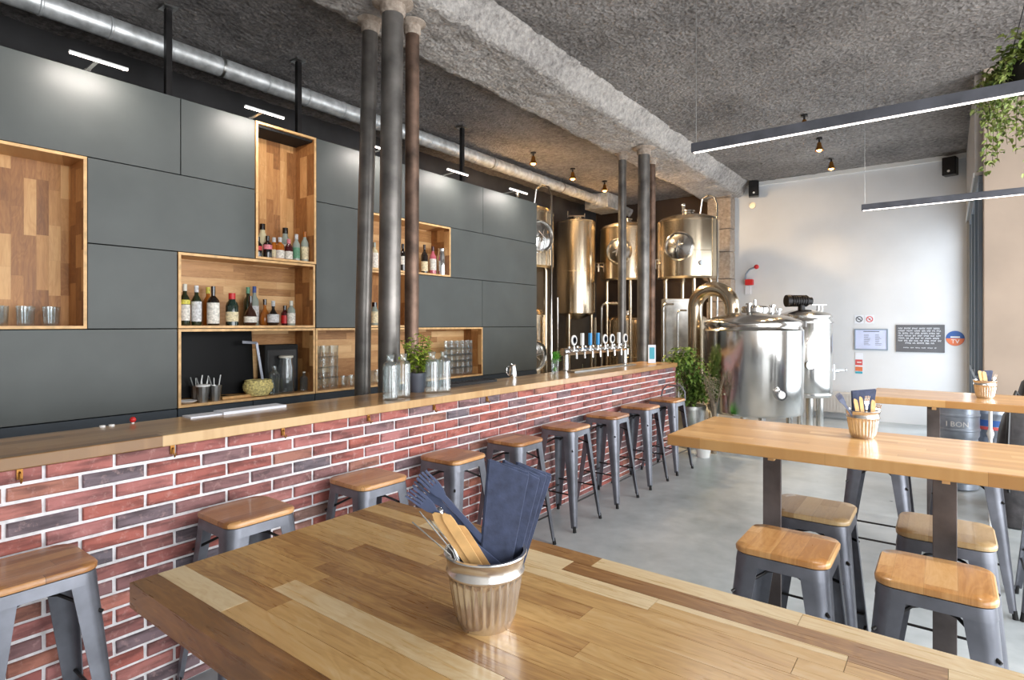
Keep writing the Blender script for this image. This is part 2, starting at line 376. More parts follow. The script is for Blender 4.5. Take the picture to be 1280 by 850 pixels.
# ceiling
def rough_strip(profile, y0, y1, step, amp, seed):
    pts = []
    for (x0,z0),(x1,z1) in zip(profile, profile[1:]):
        L = math.hypot(x1-x0, z1-z0); k = max(1, int(L/step))
        nx, nz = (z1-z0)/L, -(x1-x0)/L
        for i in range(k): pts.append((x0+(x1-x0)*i/k, z0+(z1-z0)*i/k, nx, nz))
    pts.append((profile[-1][0], profile[-1][1], nx, nz)); n = len(pts); m2 = int((y1-y0)/step)
    V = []; F = []
    for j in range(m2+1):
        y = y0+(y1-y0)*j/m2
        for i, (x, z, nx, nz) in enumerate(pts):
            d = amp*(noise.noise(Vector((x*9, y*9, z*9+seed)))+.7*noise.noise(Vector((x*22, y*22, z*22+seed)))) + amp*1.2*noise.noise(Vector((x*1.7, y*1.7, seed)))
            V.append((x+nx*d, y, z+nz*d))
    for j in range(m2):
        for i in range(n-1):
            a = j*n+i; F.append((a, a+1, a+n+1, a+n))
    return MB().add(V, F)
ceil = struct('ceiling', rough_strip([(-2.94,ZC),(XR,ZC)], YB, YF, .05, .014, 3), M['ceil'], smooth=180)
obj('beam', rough_strip([(-3.80,4.12),(-3.77,4.0),(-3.70,3.94),(-3.08,3.95),(-3.03,3.98),(-2.98,4.08),(-2.90,ZC)], YB, YF, .035, .018, 9), M['beam'], ceil, smooth=180)
obj('lower_ceiling', rough_strip([(XL,ZL),(-3.74,ZL)], YB, YF, .05, .012, 5), M['ceil_dark'], ceil, smooth=180)
obj('roof_slab', MB().box(XL-.1, YB-.1, 4.24, XR+.1, YF+.1, 4.34), M['dark_wall'], ceil, smooth=0)
struct('wall_left', MB().box(XL-.1, YB-.1, 0, XL, YF+.1, 4.3), M['dark_wall'], smooth=0)
wf = struct('wall_far', MB().box(-3.3, YF, 0, XW+.1, YF+.1, 4.3), M['white_wall'], smooth=0)
obj('dark_section', MB().box(XL, YF, 0, -3.3, YF+.1, 4.3), plain('brown_wall', (66,52,42), .9, var=.15, scale=2), wf, smooth=0)
pv = MB(); rnd = random.Random(3)
zz = 0
while zz < 3.95:       # pilaster of rough stone blocks
    h = min(rnd.choice((.42,.5,.58)), 3.96-zz); e = rnd.uniform(-.012,.012)
    pv.box(-3.60+e, 10.82+e, zz+.004, -3.17+e*.5, 11.1, zz+h-.004); zz += h
obj('stone_pilaster', pv, M['stone'], wf, bevel=.015)
# wall over / beside the storefront, its return and the rest of the room
struct('wall_right', MB().box(XW, 7.7, 3.13, XW+.12, YF, 4.25).box(XW, 10.98, 0, XW+.12, YF, 3.13), M['side_wall'], smooth=0)
struct('wall_return', MB().box(.285, 7.58, 0, XR, 7.7, 4.25), M['beige_wall'], smooth=0, bevel=.01)
# outer right wall with its tall shop windows, and the wall at the viewer's back
w = MB()
w.box(XR, YB, 0, XR+.1, YF, .25).box(XR, YB, 3.5, XR+.1, YF, 4.3)
for a, b2 in ((YB,-2.1),(.6,.9),(3.6,3.9),(6.6,YF)): w.box(XR, a, .25, XR+.1, b2, 3.5)
struct('wall_outer', w, M['side_wall'], smooth=0)
struct('wall_back', MB().box(XL, YB-.1, 0, XR+.1, YB, 4.3), M['side_wall'], smooth=0)
k = 1
def window(x, y0, y1, z0, z1, posts, rails, nm):
    f = MB()
    for y in posts: f.box(x-.03, y-.028, z0, x+.04, y+.028, z1)
    for z in rails: f.box(x-.028, y0, z-.03, x+.038, y1, z+.03)
    o = struct(nm, f, M['frame_grey'], smooth=0, bevel=.004)
    obj('pane', MB().box(x, y0+.01, z0+.01, x+.008, y1-.01, z1-.01), M['pane'], o, smooth=0)
    return o
window(XW+.06, 7.7, 10.98, .02, 3.13, (7.75, 8.75, 8.87, 9.95, 10.07, 10.94), (.05, .95, 3.09), 'window_1')
for i, (a, b2) in enumerate(((-2.1,.6),(.9,3.6),(3.9,6.6))):
    window(XR+.05, a, b2, .25, 3.5, (a+.03, (a+b2)/2, b2-.03), (.28, 3.47), 'window_%d' % (i+2))
# white trim where end wall meets the ceiling
struct('trim_1', MB().box(-3.12, YF-.05, 4.10, XW, YF, 4.17), M['white'], smooth=0)
struct('trim_2', MB().box(XW-.012, 7.7, 3.11, XW+.0, YF-.05, 3.16), M['white'], smooth=0)

# ================================================================= BAR FRONT
BX = -2.69; Y0B, Y1B = -.75, 6.92
t = thing('brick_bar', 'long red brick bar front with white mortar joints', 'bar', (BX, (Y0B+Y1B)/2, 0))
o0 = t.location
core = MB().box(BX-.012, Y0B+.012, .0, BX-.24, Y1B-.012, 1.055).shift(o0)
obj('mortar', core, M['mortar'], t, smooth=0)
rnd = random.Random(11); bm_ = MB(); vals = []
def brick(x0, y0, z0, x1, y1, z1):
    j = lambda: rnd.uniform(-.0012, .0012); c = .004
    V = []
    # chamfered block standing proud of the mortar
    xa, xb = x0, x1
    for (x, i) in ((xa, 0), (xb-c, 0), (xb, c)):
        V += [(x, y0+i+j(), z0+i+j()), (x, y1-i+j(), z0+i+j()), (x, y1-i+j(), z1-i+j()), (x, y0+i+j(), z1-i+j())]
    F = [(0,3,2,1),(8,9,10,11)]
    for l in (0,4):
        for k in range(4): F.append((l+k, l+(k+1)%4, l+4+(k+1)%4, l+4+k))
    bm_.add(V, F); q = rnd.random(); vals.extend([q]*len(F))
row = 0; zt = 1.0555
while zt > .02:
    zlow = max(.0, .9975-.0635*row); hh = (zt, zlow)
    off = .664 + (.114 if row % 2 else 0); y = off-.2285*7
    while y < Y1B:
        a, b2 = max(y+.0070, Y0B), min(y+.2285-.0070, Y1B)
        if b2-a > .03: brick(BX-.03, a, zlow+.0068, BX+rnd.uniform(-.002,.0015), b2, zt-(.0068 if row else 0))
        y += .2285
    # header bricks on the end of the bar
    for kk in range(2):
        xa = BX-.02-.11*kk-(.055 if row % 2 else 0)
        n0 = len(bm_.f); bm_.box(xa-.1, Y1B-.02, zlow+.0055, xa, Y1B, zt-(.0055 if row else 0)); vals.extend([rnd.random()]*(len(bm_.f)-n0))
    zt = zlow; row += 1
bm_.shift(o0)
bo = obj('brickwork', bm_, M['brick'], t, smooth=0)
at_ = bo.data.attributes.new('rnd', 'FLOAT', 'FACE'); at_.data.foreach_set('value', vals[:len(bo.data.polygons)])
obj('back_board', MB().box(BX-.241, Y0B, 0, BX-.30, Y1B-.02, 1.055).shift(o0), M['panel_low'], t, smooth=0)
for y in (.13, 1.46, 2.86, 3.6):
    pass
single('bar_worktop', MB().box(-3.147, Y0B-.03, 1.056, -2.674, 6.935, 1.105), M['oak_bar'], 'long oak block worktop along the top of the brick bar', 'counter', bevel=.004)

for k, u in enumerate((24, 215, 353, 460, 542, 608)):
    y = atX(u, 520, BX).y
    t = thing('bag_hook', 'small brass bag hook under the worktop, '+('furthest left','above the second stool from the left','third from the left','fourth from the left','fifth from the left','sixth from the left')[k], 'hook', (BX+.004, y, 1.0))
    obj('plate', MB().box(-.004,-.009,.018,.003,.009,.0562), M['brass'], t, smooth=0)
    obj('hook', MB().tube([(.003,0,.045),(.012,0,.04),(.014,0,.02),(.022,0,.008),(.032,0,.016),(.032,0,.026)], .003, 8), M['brass'], t)
# ================================================================= BACK CABINET WALL
XC = -4.3
G = [.12, .99, 1.55, 2.09, 2.63, 3.17]
ct = thing('panelled_cabinet', 'tall slate grey panelled cabinet wall behind the bar', 'cabinet', (XC, 2.8, 0))
o0 = ct.location
def panel(y0, y1, z0, z1, mat='panel'):
    obj('panel', MB().box(XC-.018, y0+.003, z0+.003, XC, y1-.003, z1-.003).shift(o0), M[mat], ct, smooth=0, bevel=.0015)
PAN = [(-.9,.2,2.63,3.17),(.2,1.828,2.63,3.17),(1.828,2.374,2.63,3.17),(2.915,3.45,2.63,3.17),(3.45,5.13,2.63,3.17),(5.13,6.225,2.63,3.17),
 (-.9,.2,1.55,2.63),(1.276,2.374,2.09,2.63),(2.915,3.45,1.55,2.63),(4.58,6.225,2.09,2.63),
 (1.276,1.807,1.55,2.09),(3.97,5.118,1.55,2.09),(5.118,6.225,1.55,2.09),
 (-.9,.2,.99,1.55),(.2,1.807,.99,1.55),(5.118,6.225,.99,1.55)]
for p in PAN: panel(*p)
for a, b2 in ((-.9,.5),(.5,1.807),(1.807,2.356),(2.356,2.905),(2.905,4.0),(4.0,5.118),(5.118,6.225)): panel(a, b2, .12, .99, 'panel_low')
cb = MB().box(XC-.02, 6.205, .12, XC-.65, 6.225, 3.165).box(XC-.02, -.9, 3.13, XC-.65, 6.2, 3.16).box(XC-.63, -.9, .12, XC-.65, 6.2, 3.13).box(XC-.02,-.88,.1,XC-.65,-.9,3.13)
cb.box(XC-.30, -.88, .12, XC-.32, 6.2, 3.13).box(XC-.03,-.88,.1,XC-.6,6.2,.12).box(XC-.06,-.88,0,XC-.6,6.2,.1)
obj('carcass', cb.shift(o0), M['carcass'], ct, smooth=0)
def niche(y0, y1, z0, z1, mat, label, depth=.27, edge=.018):
    t = thing('shelf_niche', label, 'shelf', (XC, (y0+y1)/2, z0)); o = t.location; e = edge; X1 = XC-depth; g = .003
    y0 += g; y1 -= g; z0 += g; z1 -= g
    mm = M[mat]
    obj('back_board', MB().box(X1-.012, y0+e, z0+e, X1, y1-e, z1-e).shift(o), mm, t, smooth=0)
    for ya in (y0, y1-e):
        obj('side_board', MB().box(X1-.012, ya, z0+e, XC+.004, ya+e, z1-e).shift(o), M['oak_v'], t, smooth=0)
    for za in (z0, z1-e):
        obj('shelf_board', MB().box(X1-.012, y0, za, XC+.004, y1, za+e).shift(o), M['oak_h'], t, smooth=0)
    ed = MB(); x0, x1 = XC+.004, XC+.007
    ed.box(x0,y0,z0,x1,y0+e,z1).box(x0,y1-e,z0,x1,y1,z1).box(x0,y0+e,z0,x1,y1-e,z0+e).box(x0,y0+e,z1-e,x1,y1-e,z1)
    obj('edge_band', ed.shift(o), M['oak_edge'], t, smooth=0)
    return t
niche(.2, 1.276, 1.55, 2.63, 'oak_v', 'square oak niche at far left holding a row of tumblers')
niche(2.374, 2.915, 2.09, 3.17, 'oak_v', 'tall narrow oak niche with small mixed bottles at its foot')
niche(1.807, 2.905, 1.55, 2.09, 'oak_h', 'wide oak niche holding the row of large liquor bottles')
niche(1.807, 2.905, .99, 1.55, 'oak_h', 'wide oak niche with the black screen and basket, below the liquor bottles')
niche(2.905, 5.118, .99, 1.55, 'oak_h', 'longest low oak niche with stacked glasses behind the iron columns')
niche(3.45, 4.58, 2.09, 2.63, 'oak_h', 'oak niche behind the columns with wine bottles and steel jug')
niche(3.45, 3.97, 1.55, 2.09, 'oak_v', 'small oak niche between the columns with two bottles')

# ================================================================= BOTTLES AND GLASSWARE
def bottle(x, y, z, h, r, glassm, capm, label, lab=None, neck=.012, sh=.62, style='std', labz=(.12,.5), band=None):
    t = thing('bottle', label, 'bottle', (x, y, z))
    hs = h*sh; hn = h*(sh+.14)
    if style == 'round': prof = [(0,0),(r*.8,0),(r,h*.08),(r*1.02,h*.3),(r*.75,h*.48),(neck*1.4,h*.6),(neck,h*.66),(neck,h*.88)]
    elif style == 'square': prof = [(0,0),(r,0),(r,h*.6),(r*.85,h*.7),(neck*1.3,h*.76),(neck*1.2,h*.85)]
    else: prof = [(0,0),(r*.95,0),(r,.006),(r,hs),(r*.8,hs+(hn-hs)*.45),(neck*1.2,hn),(neck,h*.9)]
    obj('body', MB().lathe(prof, 18), M[glassm], t)
    zc = prof[-1][1]
    obj('cap', MB().lathe([(0,zc-.02),(neck*1.25,zc-.02),(neck*1.25,h),(0,h)], 14), M[capm], t)
    if lab:
        a, b2 = h*labz[0], h*labz[1]; rr = r*1.02 if style != 'round' else r*1.06
        obj('paper_label', MB().lathe([(rr*.985,a),(rr,a),(rr,b2),(rr*.985,b2)], 18), M[lab], t)
    if band:
        a, b2 = h*labz[1]+.003, h*labz[1]+.035; rr = r*1.02
        obj('neck_label', MB().lathe([(rr*.985,a),(rr,a),(rr,b2),(rr*.985,b2)], 18), M[band], t)
    return t
def nb(u, x, vtop, z, **k):    # a bottle standing on a niche shelf
    p = atX(u, vtop, x); bottle(x, p.y, z, p.z-z, **k)
z3 = 1.572
nb(231, -4.40, 355, z3, r=.034, glassm='b_green', capm='cap_white', lab='l_white', band='l_yellow', label='dark green bottle with yellow and white label, leftmost on the liquor shelf')
nb(245.5, -4.40, 357, z3, r=.034, glassm='b_green', capm='l_silver', lab='l_silver', labz=(.1,.6), label='dark green bottle with tall silver label, second on the liquor shelf')
nb(260, -4.50, 359, z3, r=.034, glassm='b_amber', capm='l_yellow', lab=None, label='amber bottle half hidden behind the white labelled dark bottle')
nb(266.5, -4.38, 358, z3, r=.042, glassm='b_dark', capm='b_dark', lab='l_white', labz=(.05,.58), label='broad dark bottle with large white label, third on the liquor shelf')
nb(290, -4.38, 366.5, z3, r=.045, glassm='b_teal', capm='red', lab='l_cream', labz=(.12,.42), style='square', neck=.02, label='squat dark green bottle with red cap and cream label')
nb(310, -4.50, 359, z3, r=.034, glassm='b_green', capm='l_green', lab=None, label='green topped bottle standing behind the round dark bottle')
nb(318, -4.50, 358, z3, r=.034, glassm='b_clear', capm='l_blue', lab='l_silver', label='clear bottle with tall blue cap behind the round dark bottle')
nb(313, -4.37, 370, z3, r=.046, glassm='b_brown', capm='b_dark', lab='l_white', labz=(.1,.3), style='round', label='round bellied dark brown bottle with circular white label')
nb(331, -4.48, 374, z3, r=.04, glassm='b_amber', capm='b_brown', lab=None, style='round', label='amber round bottle at the back between two dark bottles')
nb(341.5, -4.39, 376, z3, r=.043, glassm='b_dark', capm='l_silver', lab='l_silver', labz=(.12,.45), style='round', label='dark bottle with pale label near the right of the liquor shelf')
nb(356, -4.44, 382, z3, r=.03, glassm='b_wine', capm='b_dark', lab='red', labz=(.1,.5), label='small red bottle beside the rightmost clear bottle')
nb(364, -4.39, 376, z3, r=.033, glassm='b_clear', capm='cap_white', lab='l_white', labz=(.08,.5), label='clear bottle with dotted white label, rightmost on the liquor shelf')
z2 = 2.112
nb(322.5, -4.40, 296, z2, r=.03, glassm='b_dark', capm='b_dark', lab='l_red', labz=(.35,.55), label='small dark bottle with red label, leftmost in the tall niche')
nb(328, -4.46, 280, z2, r=.04, glassm='b_cream', capm='b_dark', lab='l_cream', labz=(.08,.4), neck=.018, label='tallest cream bottle with black cap in the tall niche')
nb(334.5, -4.39, 295, z2, r=.034, glassm='b_dark', capm='b_dark', lab='l_pink', labz=(.4,.6), label='dark bottle with pink label in the tall niche')
nb(342.5, -4.42, 297, z2, r=.025, glassm='b_amber', capm='l_silver', lab='l_cream', labz=(.1,.45), label='small amber bottle with cream label in the tall niche')
nb(350, -4.39, 297, z2, r=.035, glassm='b_amber', capm='l_silver', lab='l_white', labz=(.06,.42), label='orange filled bottle with white label in the tall niche')
nb(356.5, -4.48, 285, z2, r=.037, glassm='b_clear', capm='b_dark', lab='l_white', neck=.018, label='tall clear bottle with black cap behind the orange bottle')
nb(361, -4.38, 299, z2, r=.032, glassm='b_wine', capm='l_pink', lab='l_white', labz=(.06,.42), label='dark red bottle with white label in the tall niche')
nb(370.5, -4.38, 293, z2, r=.03, glassm='b_clear', capm='l_silver', lab='l_green', labz=(.1,.5), label='clear bottle with green and white label in the tall niche')
nb(381, -4.38, 290, z2, r=.032, glassm='b_clear', capm='b_amber', lab='l_cream', labz=(.08,.5), label='clear bottle with cream label, rightmost in the tall niche')
nb(468, -4.40, 303, z2, r=.038, glassm='b_cream', capm='b_clear', lab='l_white', labz=(.05,.6), label='white bottle seen between the two nearer iron columns, upper shelf')
nb(503.5, -4.40, 305, z2, r=.036, glassm='b_dark', capm='b_dark', lab='l_white', labz=(.25,.55), label='dark wine bottle showing in the gap behind the columns')
nb(530.5, -4.39, 306, z2, r=.037, glassm='b_dark', capm='b_brown', lab='l_cream', labz=(.08,.42), label='dark wine bottle with cream label right of the columns')
nb(541, -4.39, 308, z2, r=.037, glassm='b_pink', capm='b_wine', lab='l_white', labz=(.15,.55), label='pink wine bottle with white label beside the steel jug')
nb(468, -4.40, 378, z3, r=.04, glassm='b_clear', capm='b_dark', lab='l_cream', labz=(.1,.6), neck=.02, label='textured pale bottle with dark stopper between the columns, lower shelf')
nb(503, -4.40, 386, z3, r=.03, glassm='b_clear', capm='l_silver', lab='l_white', labz=(.1,.4), label='slim clear bottle behind the columns, lower shelf')
# steel jug with handle
p = atX(552, 311, -4.39); t = thing('steel_jug', 'tall steel jug with side handle at right end of the wine shelf', 'jug', (-4.39, p.y, z2))
hj = p.z-z2
obj('body', MB().lathe([(0,0),(.052,0),(.054,.02),(.053,hj*.7),(.044,hj*.85),(.04,hj*.93),(.046,hj),(0,hj)], 20), M['chrome'], t)
obj('handle', MB().tube([(0,.045,hj*.9),(0,.078,hj*.85),(0,.082,hj*.6),(0,.05,hj*.45)], .006, 8), M['chrome'], t)
# tumblers
def tumbler_mb(r, h, facet=True):
    fl = (lambda rr, z, a: rr*(1+.035*math.cos(a*10))) if facet else None
    return MB().lathe([(0,.003),(r*.8,0),(r*.86,.006),(r,h),(r*.93,h),(r*.78,.014),(0,.012)], 40 if facet else 20, flute=fl)
tm = None
def tumbler(x, y, z, r, h, label, group, src=[{}]):
    key = (r, h)
    if key not in src[0]:
        o = obj('tumbler', tumbler_mb(r, h), M['glass_facet'], None, loc=(x,y,z)); src[0][key] = o
    else:
        o = src[0][key].copy(); COL.objects.link(o); o.location = (x,y,z)
    return tag(o, label, 'glass', group)
for i in range(7):
    y = .34+i*.125
    tumbler(-4.39, y+.02, 1.572, .036, .118, 'clear tumbler in the row in the far left niche', 'tumblers in the far left niche, front row')
    tumbler(-4.48, y+.06, 1.572, .036, .118, 'clear tumbler at the back of the row in the far left niche', 'tumblers in the far left niche, back row')
zs = 1.012
for i in range(3):
    for k in range(4):
        tumbler(-4.37-.0*i, 2.97+i*.088, zs+k*.092, .04, .105, 'faceted tumbler in the four-high stacks beside the basket niche', 'four-high stacked tumblers')
for i in range(3):
    tumbler(-4.38, 3.27+i*.09, zs, .038, .1, 'short tumbler between the four-high stacks and the nearest column', 'short tumblers left of the nearest column')
for i in range(2):
    tumbler(-4.38, 3.57+i*.09, zs, .04, .13, 'taller tumbler seen between the two nearest columns', 'tumblers between the columns')
for i in range(5):
    for k in range(5):
        tumbler(-4.38, 4.62+i*.09, zs+k*.072, .04, .098, 'tumbler in the five-high stacks at the right end of the long niche', 'five-high stacked tumblers')
for i in range(3):
    tumbler(-4.38, 4.3+i*.095, zs, .042, .19, 'tall beer glass standing left of the five-high stacks', 'tall glasses in the long niche')
# --- contents of the screen niche
t = thing('screen', 'large black screen standing in the niche under the liquor shelf', 'screen', (-4.50, 2.15, zs))
ta = .10
obj('display', MB().obox((0,0,.27), (.012,0,0), (0,.31,0), (-.02,0,.245)), M['screen'], t, smooth=0, bevel=.004)
obj('stand', MB().box(-.05,-.12,0,.05,.12,.012).box(-.03,-.03,.01,-.015,.03,.1), M['black'], t, smooth=0)
t = thing('angled_bracket', 'grey angled metal arm beside the black screen', 'arm', (-4.38, 2.46, zs))
obj('upright', MB().bar((0,.04,0),(-.02,-.02,.42),.018,.018), M['gun'], t, smooth=0)
obj('crossbar', MB().bar((-.02,-.02,.42),(-.02,-.14,.43),.016,.02), M['gun'], t, smooth=0)
t = thing('machine', 'matt black appliance standing behind the glass jars', 'appliance', (-4.49, 2.68, zs))
obj('body', MB().box(-.06,-.15,0,.06,.15,.40), M['carcass'], t, smooth=0, bevel=.01)
obj('front_panel', MB().box(.06,-.13,.03,.066,.13,.36), M['black'], t, smooth=0, bevel=.003)
t = thing('wooden_board', 'thin light wooden board lying at the foot of the black screen', 'board', (-4.39, 2.31, zs))
obj('board', MB().box(-.03,-.16,0,.03,.12,.02), M['stick'], t, smooth=0, bevel=.003)
t = thing('dish', 'flat white dish at the left corner of the screen niche', 'dish', (-4.375, 1.9, zs))
obj('body', MB().lathe([(0,0),(.04,0),(.068,.016),(.066,.02),(.038,.006),(0,.006)], 24), M['white'], t)
for i, (u, nm) in enumerate(((246, 'leftmost ribbed steel bar cup in the screen niche'), (253.5, 'middle ribbed bar cup with pale lid and stirrers'), (269, 'rightmost ribbed steel bar cup beside the basket'))):
    x = -4.44 if i == 0 else -4.35; y = atX(u, 480, x).y
    t = thing('bar_cup', nm, 'cup', (x, y, zs))
    obj('body', MB().lathe([(0,0),(.032,0),(.044,.115),(.04,.115),(.03,.006),(0,.006)], 24, flute=lambda r,z,a: r*(1+.03*math.cos(12*a))), M['steel_rough'], t)
    if i == 1: obj('lid', MB().lathe([(0,.115),(.05,.115),(.05,.127),(0,.13)], 20), M['white'], t)
    obj('stirrers', MB().bar((0,0,.02),(.01,-.05,.18),.004,.008).bar((0,.01,.02),(0,.04,.19),.004,.008).bar((-.01,0,.02),(-.02,.0,.17),.004,.006), M['steel_rough'], t, smooth=0)
p = atX(324, 490, -4.37); t = thing('bread_basket', 'round pale wicker basket in front of the black screen', 'basket', (-4.385, p.y, zs))
bk = MB()
for k2 in range(9):
    r = .062+.034*math.sin(PI*min(1,k2/7.5)*.8); z = .012+k2*.0135
    bk.tube([((r+.003*math.sin(a*8+k2*PI))*math.cos(a), (r*1.15+.003*math.sin(a*8+k2*PI))*math.sin(a), z) for a in [2*PI*i/40 for i in range(41)]], .008, 6, False)
obj('weave', bk, M['basket'], t, smooth=60)
obj('liner', MB().lathe([(0,.004),(.058,.004),(.08,.06),(.07,.115),(.04,.128),(0,.132)], 20), M['basket'], t)
def jar(x, y, z, r, h, label, lid=None, neckr=None, name='glass_jar'):
    t = thing(name, label, 'jar', (x,y,z)); nr = neckr or r*.75
    obj('body', MB().lathe([(0,0),(r*.95,0),(r,.01),(r,h*.72),(nr,h*.84),(nr,h*.98),(nr*.93,h*.98),(nr*.93,h*.84),(r*.94,h*.7),(r*.93,.014),(0,.012)], 36,
        flute=lambda rr, zz, a: rr*(1+.025*math.cos(a*12)*(1 if zz < h*.7 else 0))), M['glass_facet'], t)
    if lid: obj('lid', MB().lathe([(0,h*.975),(nr*1.12,h*.975),(nr*1.12,h*1.03),(0,h*1.04)], 24), M[lid], t)
    return t
y = atX(358, 480, -4.37).y; jar(-4.375, y, zs, .062, .30, 'large ribbed glass jar with a pale lid', 'cap_white', .05)
y = atX(343, 480, -4.36).y; jar(-4.36, y, zs, .042, .235, 'narrow necked ribbed carafe left of the lidded jar', None, .017, 'glass_carafe')
y = atX(380, 480, -4.38).y; jar(-4.38, y, zs, .032, .16, 'small clear bottle at the right corner of the screen niche', 'cap_white', .012, 'glass_bottle')

# ================================================================= TOP OF CABINET: LAMPS, RODS, DUCT
bars = [(1.127,1.432),(2.185,2.497),(3.33,3.66),(4.32,4.64),(5.378,5.73)]
names = ['leftmost slim picture light over the cabinet, above the plain panels','slim picture light just left of the tall narrow niche','slim picture light half hidden behind the iron columns','slim picture light right of the iron columns','slim picture light nearest the right end of the cabinet']
for (a, b2), nm in zip(bars, names):
    c = (a+b2)/2; t = thing('picture_light', nm, 'lamp', (XC, c, 3.165), 0, 'picture lights above the cabinet')
    obj('arm', MB().bar((-.08,0,.008),(-.0,0,.012),.03,.008).bar((-.01,0,.012),(.2,0,.022),.022,.008), M['steel_rough'], t, smooth=0)
    obj('housing', MB().box(.192,-(b2-a)/2,.010,.208,(b2-a)/2,.020), M['white'], t, smooth=0)
    obj('led_strip', MB().box(.193,-(b2-a)/2+.003,.003,.207,(b2-a)/2-.003,.010), M['led_soft'], t, smooth=0)
for u, v0, nm in ((210,18,'dark hanger rod above the leftmost picture light side'),(373,80,'dark hanger rod above the tall narrow niche'),(577.5,157,'dark hanger rod right of the iron columns')):
    q = atX(u, v0, -4.9)
    t = thing('hanger_rod', nm, 'rod', (-4.9, q.y, 3.155))
    obj('rod', MB().box(-.022,-.022,0,.022,.022,ZL-3.155), M['gun_dark'], t, smooth=0)
    obj('ceiling_plate', MB().box(-.06,-.05,ZL-3.155-.02,.06,.05,ZL-3.155-.0), M['steel_rough'], t, smooth=0)
t = thing('ventilation_duct', 'long round galvanised ventilation duct running above the cabinet', 'duct', (-5.3, 4, 3.93))
DR = .085
obj('pipe', MB().cyl((0,-6.5,0),(0,5.55,0),DR,28), M['galv'], t)
for i in range(26):
    y = -5.8+i*.44
    obj('seam_ring', MB().lathe([(DR,-.012),(DR+.006,-.006),(DR+.006,.006),(DR,.012)], 28, (0,y,0), 'y'), M['galv'], t)
for y in (-3.2,-1.4,.6,2.5,4.4):
    obj('hanger', MB().lathe([(DR+.001,-.012),(DR+.009,-.012),(DR+.009,.012),(DR+.001,.012)], 28, (0,y,0), 'y').box(-.004,y-.004,DR,.004,y+.004,.15), M['steel_rough'], t)
t = thing('duct_fan', 'silver box fan at the far end of the ventilation duct', 'fan', (-5.3, 9.95, 3.93))
obj('housing', MB().box(-.24,-.32,-.16,.24,.32,.12), M['galv'], t, smooth=0, bevel=.01)
obj('duct_collar', MB().cyl((0,-.42,0),(0,-.32,0),.11,24).cyl((0,.32,0),(0,.6,0),.1,24), M['galv'], t)
obj('flexible_hose', MB().tube([(0,.55,0),(.1,.7,-.05),(.22,.72,-.12)], .08, 16), M['galv'], t)

# ================================================================= IRON COLUMNS
def column(x, u0, u1, r, ztop, mat, label):
    b_ = atX(u0, 490, x); tp = atX(u1, 30, x)
    t = thing('iron_column', label, 'column', (x, b_.y, 0)); dy = tp.y-b_.y
    obj('shaft', MB().tube([(0,-dy*.2,.012),(0,dy*.05,1.6),(0,dy,ztop-.02)], r, 28), M[mat], t)
    obj('capital', MB().lathe([(r,-.10),(r*1.18,-.085),(r*1.2,-.03),(r*1.9,-.012),(r*1.9,.0),(0,.0)], 24, (0,dy,ztop)), M['stone'], t)
    obj('base_plate', MB().lathe([(0,.0),(r*1.9,.0),(r*1.9,.02),(r,.03)], 24, (0,-dy*.2,0)), M[mat], t)
column(-3.6, 453.5, 463, .06, 3.95, 'iron', 'slim iron column, leftmost of the nearer three')
column(-3.26, 486.3, 491, .079, 3.95, 'iron', 'thickest iron column in the middle of the nearer three')
column(-3.36, 514.5, 515.5, .055, 3.95, 'iron_rust', 'slim rusty iron column, rightmost of the nearer three')
column(-3.6, 777.5, 778, .056, 3.95, 'iron', 'slim iron column, leftmost of the far three by the taps')
column(-3.26, 804, 805, .079, 3.95, 'iron', 'thick iron column in the middle of the far three')
column(-3.36, 814.5, 815, .05, 3.95, 'iron_rust', 'slim rusty iron column, rightmost of the far three')

